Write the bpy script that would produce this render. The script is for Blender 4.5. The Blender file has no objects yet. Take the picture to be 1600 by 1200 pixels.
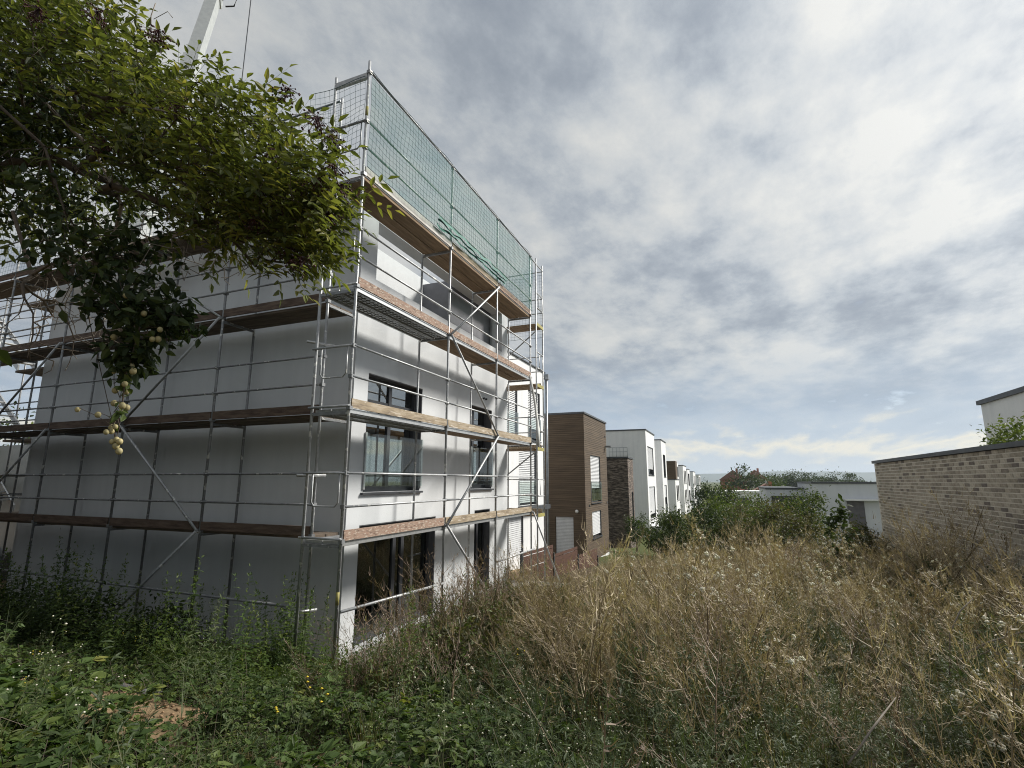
import bpy, math, random
import numpy as np
from mathutils import Vector, Matrix, noise as mnoise

SC = bpy.context.scene
COL = SC.collection
R = random.Random(7)
NR = np.random.default_rng(11)
Z1 = 2.15                      # first scaffold lift

# ------------------------------------------------------------------ camera
cam = bpy.data.cameras.new('camera'); camo = bpy.data.objects.new('camera', cam); COL.objects.link(camo)
cam.sensor_width = 36.0; cam.lens = 806.9 / 1600 * 36.0; cam.clip_end = 40000; cam.clip_start = 0.05
YAW, PIT, ROLL = .38672, .185216, .001735
CAM = Vector((-6.411, -5.345, Z1 + .8887))
fw = Vector((math.cos(YAW) * math.cos(PIT), math.sin(YAW) * math.cos(PIT), math.sin(PIT)))
rt = Vector((math.sin(YAW), -math.cos(YAW), 0)); up = rt.cross(fw)
rt2 = rt * math.cos(ROLL) + up * math.sin(ROLL); up2 = up * math.cos(ROLL) - rt * math.sin(ROLL)
M = Matrix((rt2, up2, -fw)).transposed().to_4x4(); M.translation = CAM
camo.matrix_world = M
SC.camera = camo

# ------------------------------------------------------------------ sky and sun
SUN_AZ, SUN_EL = math.radians(-44), math.radians(38)   # azimuth from +X
SUND = Vector((math.cos(SUN_AZ) * math.cos(SUN_EL), math.sin(SUN_AZ) * math.cos(SUN_EL), math.sin(SUN_EL)))
W = bpy.data.worlds.new('World'); SC.world = W; W.use_nodes = True
nt = W.node_tree; nt.nodes.clear()
def N(tree, t, **kw):
    n = tree.nodes.new(t)
    for k, v in kw.items(): setattr(n, k, v)
    return n
def math_node(tree, op, a, b=None, clamp=False):
    n = tree.nodes.new('ShaderNodeMath'); n.operation = op; n.use_clamp = clamp
    for i, v in enumerate((a, b)):
        if v is None: continue
        if hasattr(v, 'is_linked'): tree.links.new(v, n.inputs[i])
        else: n.inputs[i].default_value = v
    return n.outputs[0]
def ramp(tree, fac, stops, interp='LINEAR'):
    n = tree.nodes.new('ShaderNodeValToRGB'); n.color_ramp.interpolation = interp
    e = n.color_ramp.elements
    while len(e) < len(stops): e.new(0.5)
    for k, (p, c) in enumerate(stops):
        e[k].position = p; e[k].color = (c[0], c[1], c[2], 1) if not isinstance(c, (int, float)) else (c, c, c, 1)
    if fac is not None: tree.links.new(fac, n.inputs[0])
    return n.outputs[0]
def mixc(tree, fac, a, b, mode='MIX'):
    n = tree.nodes.new('ShaderNodeMix'); n.data_type = 'RGBA'; n.blend_type = mode
    for s, v in ((0, fac), (6, a), (7, b)):
        if hasattr(v, 'is_linked'): tree.links.new(v, n.inputs[s])
        elif s == 0: n.inputs[0].default_value = v
        else: n.inputs[s].default_value = (*v, 1)
    return n.outputs[2]
tc = N(nt, 'ShaderNodeTexCoord'); sep = N(nt, 'ShaderNodeSeparateXYZ'); nt.links.new(tc.outputs['Generated'], sep.inputs[0])
zz = math_node(nt, 'MAXIMUM', sep.outputs[2], 0.0)
den = math_node(nt, 'ADD', zz, 0.16)
cmb = N(nt, 'ShaderNodeCombineXYZ')
nt.links.new(math_node(nt, 'DIVIDE', sep.outputs[0], den), cmb.inputs[0])
nt.links.new(math_node(nt, 'DIVIDE', sep.outputs[1], den), cmb.inputs[1])
def wnoise(scale, detail, rough, off, dist=0.0, stretch=(1, 1, 1), rotz=0.0):
    mp = N(nt, 'ShaderNodeMapping'); mp.inputs['Location'].default_value = off; mp.inputs['Scale'].default_value = stretch
    mp.inputs['Rotation'].default_value = (0, 0, rotz)
    nt.links.new(cmb.outputs[0], mp.inputs[0])
    n = N(nt, 'ShaderNodeTexNoise'); n.inputs['Scale'].default_value = scale; n.inputs['Detail'].default_value = detail
    n.inputs['Roughness'].default_value = rough; n.inputs['Distortion'].default_value = dist
    nt.links.new(mp.outputs[0], n.inputs['Vector']); return n.outputs[0]
n1 = wnoise(1.45, 10, .55, (3.1, 1.7, 0), 0.0, (1, 1.25, 1), .35)
n2 = wnoise(4.6, 10, .62, (7.7, 2.2, 0), 0.0, (1, 1.3, 1), .35)
n3 = wnoise(.55, 3, .5, (1.3, 5.2, 0), 0.0)
cl = math_node(nt, 'ADD', math_node(nt, 'MULTIPLY', n1, .62), math_node(nt, 'ADD', math_node(nt, 'MULTIPLY', n2, .33), math_node(nt, 'MULTIPLY', n3, .20)))
cloud = ramp(nt, cl, [(.42, (.225, .255, .295)), (.485, (.295, .325, .36)), (.53, (.37, .40, .43)), (.58, (.475, .495, .505)), (.66, (.60, .60, .575))])
dt = N(nt, 'ShaderNodeVectorMath', operation='DOT_PRODUCT'); nt.links.new(tc.outputs['Generated'], dt.inputs[0]); dt.inputs[1].default_value = SUND
glow = math_node(nt, 'POWER', math_node(nt, 'MAXIMUM', dt.outputs['Value'], 0.0), 4.0)
gain = math_node(nt, 'ADD', .68, math_node(nt, 'MULTIPLY', glow, .42))
gn = N(nt, 'ShaderNodeCombineXYZ')
for i in range(3): nt.links.new(gain, gn.inputs[i])
cloud = mixc(nt, 1.0, cloud, gn.outputs[0], 'MULTIPLY')
# flatter, bluer bank of cloud low over the horizon with a pale clear strip
band = wnoise(1.9, 7, .55, (2.0, 9.0, 0), .15, (.6, 1.2, 1), .4)
lowc = ramp(nt, math_node(nt, 'ADD', math_node(nt, 'MULTIPLY', sep.outputs[2], 2.6), math_node(nt, 'MULTIPLY', math_node(nt, 'SUBTRACT', band, .5), .42)),
            [(0.0, (.37, .42, .475)), (.08, (.36, .41, .465)), (.15, (.58, .545, .46)), (.21, (.33, .385, .45)), (.32, (.27, .33, .41)), (.55, (.29, .345, .415)), (.8, (.36, .395, .44))])
lowm = ramp(nt, math_node(nt, 'ADD', sep.outputs[2], math_node(nt, 'MULTIPLY', math_node(nt, 'SUBTRACT', n2, .5), .12)), [(.05, 1.0), (.27, 0.0)], 'EASE')
cloud = mixc(nt, lowm, cloud, lowc)
sky = N(nt, 'ShaderNodeTexSky', sky_type='NISHITA'); sky.sun_disc = False
sky.sun_elevation = SUN_EL; sky.sun_rotation = math.radians(90) - SUN_AZ; sky.air_density = 1.0; sky.dust_density = 1.2
# thin gaps where blue sky shows between the clouds
gap = ramp(nt, cl, [(.38, .35), (.45, .06)])
bright = mixc(nt, 1.0, cloud, (10.0, 10.0, 10.0), 'MULTIPLY')
final = mixc(nt, gap, bright, sky.outputs[0])
bg = N(nt, 'ShaderNodeBackground'); bg.inputs[1].default_value = 0.1
nt.links.new(final, bg.inputs[0])
wo = N(nt, 'ShaderNodeOutputWorld'); nt.links.new(bg.outputs[0], wo.inputs[0])

sl = bpy.data.lights.new('sun', 'SUN'); sl.energy = 4.0; sl.angle = math.radians(13.0); sl.color = (1.0, .955, .88)
so = bpy.data.objects.new('sun', sl); COL.objects.link(so)
so.rotation_euler = SUND.to_track_quat('Z', 'Y').to_euler(); so.location = (0, 0, 40)
VS = SC.view_settings
VS.view_transform = 'Standard'; VS.look = 'None'; VS.exposure = 0.60; VS.gamma = 1.0; VS.use_curve_mapping = False
SC.render.engine = 'CYCLES'
SC.cycles.max_bounces = 6; SC.cycles.transparent_max_bounces = 16; SC.cycles.use_denoising = True; SC.cycles.denoising_prefilter = 'NONE'; SC.cycles.filter_width = 1.05
SC.cycles.caustics_reflective = False; SC.cycles.caustics_refractive = False

# ------------------------------------------------------------------ materials
MATS = {}
def principled(name):
    m = bpy.data.materials.new(name); m.use_nodes = True; t = m.node_tree
    return m, t, t.nodes['Principled BSDF']
def surf(name, c1, c2=None, scale=3.0, rough=.8, metal=0.0, bump=0.0, bscale=40.0, detail=6, lo=.35, hi=.65, stretch=(1, 1, 1), c3=None, spots=None, spec=.3):
    m, t, b = principled(name)
    co = N(t, 'ShaderNodeTexCoord'); mp = N(t, 'ShaderNodeMapping'); mp.inputs['Scale'].default_value = stretch
    t.links.new(co.outputs['Object'], mp.inputs[0])
    if c2 is None: c2 = tuple(x * .85 for x in c1)
    n = N(t, 'ShaderNodeTexNoise'); n.inputs['Scale'].default_value = scale; n.inputs['Detail'].default_value = detail; n.inputs['Roughness'].default_value = .6
    t.links.new(mp.outputs[0], n.inputs['Vector'])
    st = [(lo, c1), (hi, c2)] if c3 is None else [(lo, c1), ((lo + hi) / 2, c3), (hi, c2)]
    c = ramp(t, n.outputs[0], st)
    if spots:
        n2 = N(t, 'ShaderNodeTexNoise'); n2.inputs['Scale'].default_value = spots[0]; n2.inputs['Detail'].default_value = 3
        t.links.new(mp.outputs[0], n2.inputs['Vector'])
        c = mixc(t, ramp(t, n2.outputs[0], [(spots[1], 0.0), (spots[1] + .06, 1.0)]), c, spots[2])
    t.links.new(c, b.inputs['Base Color'])
    b.inputs['Roughness'].default_value = rough; b.inputs['Metallic'].default_value = metal
    b.inputs['Specular IOR Level'].default_value = spec
    if bump:
        n3 = N(t, 'ShaderNodeTexNoise'); n3.inputs['Scale'].default_value = bscale; n3.inputs['Detail'].default_value = 4
        t.links.new(mp.outputs[0], n3.inputs['Vector'])
        bp = N(t, 'ShaderNodeBump'); bp.inputs['Strength'].default_value = bump; bp.inputs['Distance'].default_value = .01
        t.links.new(n3.outputs[0], bp.inputs['Height']); t.links.new(bp.outputs[0], b.inputs['Normal'])
    MATS[name] = m; return m
def leafm(name, stops, transl=.35, rough=.55, inst=.5, spec=.3):
    """leaf colour picked by a value stored on each leaf and by the plant it grows on"""
    m, t, b = principled(name)
    at = N(t, 'ShaderNodeAttribute'); at.attribute_name = 'rnd'
    oi = N(t, 'ShaderNodeObjectInfo')
    v = math_node(t, 'ADD', math_node(t, 'MULTIPLY', at.outputs['Fac'], 1 - inst), math_node(t, 'MULTIPLY', oi.outputs['Random'], inst))
    c = ramp(t, v, stops)
    t.links.new(c, b.inputs['Base Color']); b.inputs['Roughness'].default_value = rough; b.inputs['Specular IOR Level'].default_value = spec
    if transl:
        tr = N(t, 'ShaderNodeBsdfTranslucent'); t.links.new(mixc(t, 1.0, c, (1.25, 1.3, .7), 'MULTIPLY'), tr.inputs[0])
        mx = N(t, 'ShaderNodeMixShader'); mx.inputs[0].default_value = transl
        out = t.nodes['Material Output']
        t.links.new(b.outputs[0], mx.inputs[1]); t.links.new(tr.outputs[0], mx.inputs[2]); t.links.new(mx.outputs[0], out.inputs[0])
    MATS[name] = m; return m

# plaster with faint vertical drips, trowel mottling and grime
def plaster(name, base, dark):
    m, t, b = principled(name)
    co = N(t, 'ShaderNodeTexCoord')
    n = N(t, 'ShaderNodeTexNoise'); n.inputs['Scale'].default_value = .9; n.inputs['Detail'].default_value = 7; n.inputs['Roughness'].default_value = .65
    t.links.new(co.outputs['Object'], n.inputs['Vector'])
    mp = N(t, 'ShaderNodeMapping'); mp.inputs['Scale'].default_value = (3, 3, .25); t.links.new(co.outputs['Object'], mp.inputs[0])
    d = N(t, 'ShaderNodeTexNoise'); d.inputs['Scale'].default_value = 1.3; d.inputs['Detail'].default_value = 5; t.links.new(mp.outputs[0], d.inputs['Vector'])
    s = math_node(t, 'ADD', math_node(t, 'MULTIPLY', n.outputs[0], .55), math_node(t, 'MULTIPLY', d.outputs[0], .45))
    t.links.new(ramp(t, s, [(.36, dark), (.58, base)]), b.inputs['Base Color'])
    b.inputs['Roughness'].default_value = .92; b.inputs['Specular IOR Level'].default_value = .15
    g = N(t, 'ShaderNodeTexNoise'); g.inputs['Scale'].default_value = 260; g.inputs['Detail'].default_value = 2; t.links.new(co.outputs['Object'], g.inputs['Vector'])
    bp = N(t, 'ShaderNodeBump'); bp.inputs['Strength'].default_value = .35; bp.inputs['Distance'].default_value = .004
    t.links.new(g.outputs[0], bp.inputs['Height']); t.links.new(bp.outputs[0], b.inputs['Normal'])
    MATS[name] = m; return m
def glassm(name, refl, tint, trans):
    m = bpy.data.materials.new(name); m.use_nodes = True; t = m.node_tree; t.nodes.clear()
    g = N(t, 'ShaderNodeBsdfGlossy'); g.inputs['Roughness'].default_value = .015; g.inputs[0].default_value = (.95, .97, .95, 1)
    tr = N(t, 'ShaderNodeBsdfTransparent'); tr.inputs[0].default_value = (*tint, 1)
    lw = N(t, 'ShaderNodeFresnel'); lw.inputs[0].default_value = refl
    mx = N(t, 'ShaderNodeMixShader'); ge = N(t, 'ShaderNodeNewGeometry')   # only the outer face of a pane mirrors
    t.links.new(math_node(t, 'MULTIPLY', lw.outputs[0], math_node(t, 'SUBTRACT', 1.0, ge.outputs['Backfacing'])), mx.inputs[0])
    t.links.new(tr.outputs[0], mx.inputs[1]); t.links.new(g.outputs[0], mx.inputs[2])
    o = N(t, 'ShaderNodeOutputMaterial'); t.links.new(mx.outputs[0], o.inputs[0])
    MATS[name] = m; return m

plaster('plaster', (.645, .665, .68), (.595, .615, .63))
plaster('white_render', (.78, .785, .79), (.70, .71, .72))
plaster('grey_render', (.42, .42, .43), (.37, .37, .38))
surf('frame_grey', (.045, .048, .055), (.06, .063, .07), 6, .45)
surf('reveal_grey', (.10, .105, .115), (.13, .135, .145), 5, .6)
surf('galv', (.46, .47, .48), (.30, .31, .32), 9, .5, .4, .2, 60, spots=(9, .60, (.70, .70, .67)))
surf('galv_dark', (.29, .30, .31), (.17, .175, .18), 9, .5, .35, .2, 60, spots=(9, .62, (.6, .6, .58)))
surf('alu', (.55, .56, .56), (.42, .43, .44), 12, .42, .7)
surf('yellow_paint', (.42, .37, .09), (.25, .23, .12), 14, .65)
surf('deck_wood', (.30, .215, .135), (.175, .12, .075), 5, .85, 0, .4, 40, stretch=(.35, 3.2, 3.2), c3=(.24, .165, .10))
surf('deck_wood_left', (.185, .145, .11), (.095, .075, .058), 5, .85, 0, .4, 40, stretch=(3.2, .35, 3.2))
surf('board_bare', (.44, .375, .29), (.22, .175, .13), 7, .85, 0, .5, 50, stretch=(.45, 3, 3), c3=(.36, .29, .20), spots=(9, .60, (.56, .50, .42)))
surf('board_red', (.30, .185, .14), (.16, .105, .08), 9, .85, 0, .5, 50, stretch=(.9, 3, 3), c3=(.33, .235, .18), spots=(13, .55, (.46, .39, .32)))
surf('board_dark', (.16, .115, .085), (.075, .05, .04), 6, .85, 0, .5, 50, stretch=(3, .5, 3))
surf('board_pale', (.56, .55, .52), (.44, .42, .38), 4, .7, 0, .2, 40)
surf('perforated', (.12, .12, .12), (.06, .06, .06), 30, .5, .6)
surf('net_green', (.055, .20, .16), (.03, .12, .10), 4, .7)
surf('net_cord', (.035, .085, .085), (.02, .05, .055), 4, .7)
surf('zinc', (.33, .35, .37), (.24, .26, .28), 5, .4, .6)
surf('coping', (.10, .108, .118), (.07, .076, .085), 4, .5, .3)
surf('timber_clad', (.150, .110, .074), (.070, .052, .038), 3.0, .75, 0, .3, 40, stretch=(.22, .22, 11), c3=(.105, .077, .053))
surf('clad_backing', (.03, .022, .016), None, 4, .9)
surf('fence_brown', (.12, .062, .045), (.075, .04, .03), 5, .6, stretch=(1, 1, 6))
surf('dark_brick', (.045, .037, .034), (.26, .215, .18), 2.6, .9, 0, .6, 8, detail=4, stretch=(1.1, 1.1, 5.5), c3=(.12, .095, .08), lo=.38, hi=.64)
surf('mortar', (.66, .62, .55), (.58, .54, .47), 12, .95, 0, .4, 80)
surf('blind', (.60, .61, .62), (.52, .53, .545), 4, .5)
surf('concrete', (.40, .385, .36), (.30, .29, .27), 4, .9, 0, .4, 40)
surf('interior', (.52, .50, .47), (.45, .43, .40), 2, .9)
surf('roof_tile', (.24, .115, .085), (.17, .08, .06), 3, .85, c3=(.27, .15, .11))
surf('far_brick', (.38, .17, .11), (.28, .12, .08), 4, .9)
surf('crane_paint', (.48, .50, .49), (.40, .42, .42), 3, .4, .2)
surf('black_rubber', (.02, .02, .02), None, 5, .6)
surf('bark', (.095, .078, .06), (.045, .036, .028), 9, .9, 0, .6, 40, stretch=(1, 1, .3))
surf('twig', (.145, .12, .095), (.075, .06, .048), 9, .85)
surf('dead_twig', (.30, .265, .225), (.17, .145, .12), 9, .85)
surf('berry', (.075, .022, .022), (.03, .012, .014), 20, .35)
surf('plum', (.40, .34, .17), (.28, .25, .13), 25, .55)
surf('plastic_white', (.72, .72, .70), (.6, .6, .58), 4, .4)
surf('pipe_grey', (.20, .20, .20), (.13, .13, .13), 5, .5)
surf('gravel', (.42, .405, .37), (.22, .21, .19), 14, .95, 0, .9, 40, c3=(.33, .315, .285))
glassm('glass', 2.0, (.42, .46, .45), 1)
glassm('glass_coated', 4.0, (.30, .33, .32), 1)
glassm('glass_clear', 1.6, (.945, .975, .965), 1)
MATS['glass'].node_tree  # window panes mirror the clouds
surf('grey_door', (.14, .135, .15), (.10, .098, .11), 4, .5)
surf('soil', (.30, .20, .115), (.17, .11, .066), 2.2, .95, 0, .8, 14, c3=(.24, .155, .09))
leafm('elder_leaf', [(0, (.034, .047, .015)), (.45, (.080, .100, .027)), (.8, (.155, .175, .042)), (1, (.27, .25, .065))], .42, inst=0)
leafm('dark_leaf', [(0, (.014, .026, .010)), (.6, (.032, .052, .017)), (1, (.07, .095, .03))], .3, inst=0)
leafm('bush_leaf', [(0, (.020, .034, .012)), (.5, (.040, .064, .018)), (1, (.085, .110, .030))], .3, inst=.35)
leafm('bush_leaf_light', [(0, (.045, .075, .016)), (.5, (.085, .120, .028)), (1, (.14, .165, .05))], .35, inst=.3)
leafm('bush_leaf_dry', [(0, (.05, .055, .025)), (.5, (.10, .095, .045)), (1, (.17, .145, .075))], .3, inst=.3)
leafm('cover_leaf', [(0, (.026, .050, .014)), (.5, (.060, .100, .024)), (.85, (.115, .155, .038)), (1, (.20, .20, .05))], .35, inst=.45)
leafm('herb_leaf', [(0, (.028, .046, .018)), (.5, (.062, .088, .034)), (1, (.13, .145, .065))], .3, inst=.5)
leafm('grey_leaf', [(0, (.055, .075, .045)), (1, (.115, .135, .09))], .25, inst=.4)
leafm('straw', [(0, (.11, .082, .048)), (.5, (.30, .232, .14)), (1, (.62, .525, .36))], .2, inst=.5)
leafm('straw_red', [(0, (.10, .068, .048)), (.5, (.20, .145, .105)), (1, (.36, .275, .205))], .2, inst=.5)
leafm('grass_blade', [(0, (.045, .060, .018)), (.5, (.090, .095, .035)), (1, (.20, .165, .075))], .3, inst=.6)
leafm('fluff', [(0, (.55, .52, .45)), (1, (.80, .78, .72))], .3, inst=.5)
leafm('yellow_petal', [(0, (.60, .45, .03)), (1, (.70, .56, .06))], .2)
def brickm():
    m, t, b = principled('brick')
    at = N(t, 'ShaderNodeAttribute'); at.attribute_name = 'rnd'
    c = ramp(t, at.outputs['Fac'], [(0, (.19, .165, .145)), (.05, (.22, .19, .165)), (.12, (.31, .275, .22)), (.6, (.40, .355, .29)), (1, (.49, .44, .365))])
    co = N(t, 'ShaderNodeTexCoord'); n = N(t, 'ShaderNodeTexNoise'); n.inputs['Scale'].default_value = 18; n.inputs['Detail'].default_value = 5
    t.links.new(co.outputs['Object'], n.inputs['Vector'])
    c = mixc(t, 1.0, c, ramp(t, n.outputs[0], [(.3, .80), (.7, 1.12)]), 'MULTIPLY')
    t.links.new(c, b.inputs['Base Color']); b.inputs['Roughness'].default_value = .92; b.inputs['Specular IOR Level'].default_value = .15
    MATS['brick'] = m
brickm()
def netm():
    m, t, b = principled('net_film')
    tr = N(t, 'ShaderNodeBsdfTransparent'); mx = N(t, 'ShaderNodeMixShader'); mx.inputs[0].default_value = .33
    tl = N(t, 'ShaderNodeBsdfTranslucent'); tl.inputs[0].default_value = (.32, .70, .58, 1)
    t.links.new(tr.outputs[0], mx.inputs[1]); t.links.new(tl.outputs[0], mx.inputs[2]); t.links.new(mx.outputs[0], t.nodes['Material Output'].inputs[0])
    MATS['net_film'] = m
netm()

# ------------------------------------------------------------------ mesh helpers
class MB:
    def __init__(s): s.v = []; s.f = []; s.mi = []; s.rn = []; s.sm = []; s.cur = 0; s.r = 0.5
    def vert(s, p): s.v.append((p[0], p[1], p[2])); s.rn.append(s.r); return len(s.v) - 1
    def face(s, ids, smooth=False): s.f.append(tuple(ids)); s.mi.append(s.cur); s.sm.append(smooth)
    def box(s, a, b):
        x0, x1 = sorted((a[0], b[0])); y0, y1 = sorted((a[1], b[1])); z0, z1 = sorted((a[2], b[2]))
        i = [s.vert(p) for p in ((x0, y0, z0), (x1, y0, z0), (x1, y1, z0), (x0, y1, z0), (x0, y0, z1), (x1, y0, z1), (x1, y1, z1), (x0, y1, z1))]
        for q in ((0, 3, 2, 1), (4, 5, 6, 7), (0, 1, 5, 4), (1, 2, 6, 5), (2, 3, 7, 6), (3, 0, 4, 7)): s.face([i[k] for k in q])
        return s
    def hexa(s, p):      # eight points, bottom ring then top ring
        i = [s.vert(q) for q in p]
        for q in ((0, 3, 2, 1), (4, 5, 6, 7), (0, 1, 5, 4), (1, 2, 6, 5), (2, 3, 7, 6), (3, 0, 4, 7)): s.face([i[k] for k in q])
        return s
    def path(s, pts, rad, n=8, cap=True):
        pts = [Vector(p) for p in pts]; rad = rad if isinstance(rad, (list, tuple)) else [rad] * len(pts)
        rings = []
        for k, p in enumerate(pts):
            d = (pts[min(k + 1, len(pts) - 1)] - pts[max(k - 1, 0)])
            if d.length < 1e-9: d = Vector((0, 0, 1))
            d.normalize()
            a = d.cross(Vector((0, 0, 1)) if abs(d.z) < .9 else Vector((1, 0, 0))).normalized(); b = d.cross(a)
            rings.append([s.vert(p + (a * math.cos(2 * math.pi * j / n) + b * math.sin(2 * math.pi * j / n)) * rad[k]) for j in range(n)])
        for k in range(len(rings) - 1):
            for j in range(n):
                s.face((rings[k][j], rings[k][(j + 1) % n], rings[k + 1][(j + 1) % n], rings[k + 1][j]), True)
        if cap and n > 2: s.face(rings[0][::-1]); s.face(rings[-1])
        return s
    def tube(s, a, b, r=.0242, n=8): return s.path((a, b), r, n)
    def ribbon(s, pts, w, side=None, taper=True):
        pts = [Vector(p) for p in pts]; m = len(pts); pr = None
        for k, p in enumerate(pts):
            d = pts[min(k + 1, m - 1)] - pts[max(k - 1, 0)]
            sd = side if side is not None else d.cross(Vector((.3, .2, 1)))
            sd = sd.normalized() if sd.length > 1e-6 else Vector((1, 0, 0))
            ww = w * (1 - .8 * k / (m - 1)) if taper else w
            a = s.vert(p - sd * ww * .5); b = s.vert(p + sd * ww * .5)
            if pr: s.face((pr[0], pr[1], b, a))
            pr = (a, b)
        return s
    def leaf(s, p, d, nrm, L, w, droop=.15, fold=.12):
        d = d.normalized(); sd = d.cross(nrm)
        if sd.length < 1e-5: sd = d.cross(Vector((.4, .3, .8)))
        sd.normalize(); nn = sd.cross(d)
        a = s.vert(p); c = s.vert(p + d * L * .45 - nn * w * fold); t = s.vert(p + d * L - nn * L * droop)
        l = s.vert(p + d * L * .38 - sd * w * .5 + nn * w * fold); r = s.vert(p + d * L * .38 + sd * w * .5 + nn * w * fold)
        l2 = s.vert(p + d * L * .74 - sd * w * .32 - nn * L * droop * .4); r2 = s.vert(p + d * L * .74 + sd * w * .32 - nn * L * droop * .4)
        s.face((a, c, l)); s.face((a, r, c)); s.face((l, c, t, l2)); s.face((c, r, r2, t))
    def octa(s, p, r, sq=1.0):
        q = [s.vert((p[0] + a * r, p[1] + b * r, p[2] + c * r * sq)) for a, b, c in ((1, 0, 0), (0, 1, 0), (-1, 0, 0), (0, -1, 0), (0, 0, 1), (0, 0, -1))]
        for k in range(4): s.face((q[k], q[(k + 1) % 4], q[4]), True); s.face((q[(k + 1) % 4], q[k], q[5]), True)
    def ball(s, p, r, seg=8, rg=5, sq=1.0):
        p = Vector(p); rows = []
        for i in range(1, rg):
            th = math.pi * i / rg
            rows.append([s.vert(p + Vector((math.sin(th) * math.cos(2 * math.pi * j / seg), math.sin(th) * math.sin(2 * math.pi * j / seg), math.cos(th) * sq)) * r) for j in range(seg)])
        t = s.vert(p + Vector((0, 0, r * sq))); b = s.vert(p - Vector((0, 0, r * sq)))
        for j in range(seg):
            k = (j + 1) % seg
            s.face((t, rows[0][j], rows[0][k]), True); s.face((b, rows[-1][k], rows[-1][j]), True)
            for i in range(len(rows) - 1): s.face((rows[i][j], rows[i + 1][j], rows[i + 1][k], rows[i][k]), True)
        return s
    def mesh(s, name, mats):
        me = bpy.data.meshes.new(name); me.from_pydata(s.v, [], s.f)
        for m in (mats if isinstance(mats, (list, tuple)) else [mats]): me.materials.append(MATS[m])
        me.polygons.foreach_set('material_index', s.mi); me.polygons.foreach_set('use_smooth', s.sm)
        at = me.attributes.new('rnd', 'FLOAT', 'POINT'); at.data.foreach_set('value', s.rn)
        me.update(); return me
    def build(s, name, mats, parent=None, kind=None):
        return put(name, s.mesh(name, mats), parent, kind)
def put(name, me, parent=None, kind=None, loc=None):
    o = bpy.data.objects.new(name, me); COL.objects.link(o)
    if loc is not None: o.location = loc
    if parent is not None:
        o.parent = parent; base = Vector((0, 0, 0)); q = parent
        while q is not None: base += q.location; q = q.parent
        o.location = (Vector(loc) if loc is not None else Vector((0, 0, 0))) - base
    if kind: o['kind'] = kind
    return o
def tag(o, label, cat=None, group=None, kind=None):
    o['label'] = label
    if cat: o['category'] = cat
    if group: o['group'] = group
    if kind: o['kind'] = kind
    return o
def thing(name, label, cat, loc=(0, 0, 0), group=None):
    o = bpy.data.objects.new(name, None); COL.objects.link(o); o.location = loc; o.empty_display_size = .2
    return tag(o, label, cat, group)
def bx(name, a, b, mat, parent=None): return MB().box(a, b).build(name, mat, parent)

# ------------------------------------------------------------------ ground
def sst(t): t = np.clip(t, 0, 1); return t * t * (3 - 2 * t)
def zg(x, y):
    x = np.asarray(x, float); y = np.asarray(y, float)
    base = 1.45 - .10 * np.clip(x + 6.4, 0, 20) + .13 * np.clip(-(y + 5.3), 0, 5) * sst((x + 6) / 5)
    base = base - .07 * np.clip(x - 13.6, 0, 25)
    house = -.075 * np.clip(x - 9, 0, 28)
    d = np.where(x > -.2, -y - .7, np.maximum((-x - .5) * 1.6, -y - .7))
    s = sst(d / 4.6)
    z = house + (base - house) * s
    far = np.clip((np.hypot(x, y) - 60) / 300, 0, 1)
    z = z - 3.0 * far
    return z + .05 * np.sin(x * 1.7 + y * .6) * s + .04 * np.sin(y * 2.3 - x * .8) * s
gx = np.concatenate([[-9000, -3000, -900, -300, -120, -60, -30, -18], np.arange(-12, 30, .4), [32, 36, 42, 50, 62, 80, 110, 160, 240, 360, 600, 1200, 3000, 9000]])
gy = np.concatenate([[-9000, -3000, -900, -300, -120, -60, -35, -24, -18], np.arange(-14, 16, .4), [17, 20, 26, 36, 60, 120, 300, 900, 3000, 9000]])
GX, GY = np.meshgrid(gx, gy, indexing='ij'); GZ = zg(GX, GY)
g = MB(); g.v = list(zip(GX.ravel().tolist(), GY.ravel().tolist(), GZ.ravel().tolist())); g.rn = [0.5] * len(g.v)
ny = len(gy)
for i in range(len(gx) - 1):
    for j in range(ny - 1):
        a = i * ny + j; g.face((a, a + ny, a + ny + 1, a + 1), True)
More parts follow.
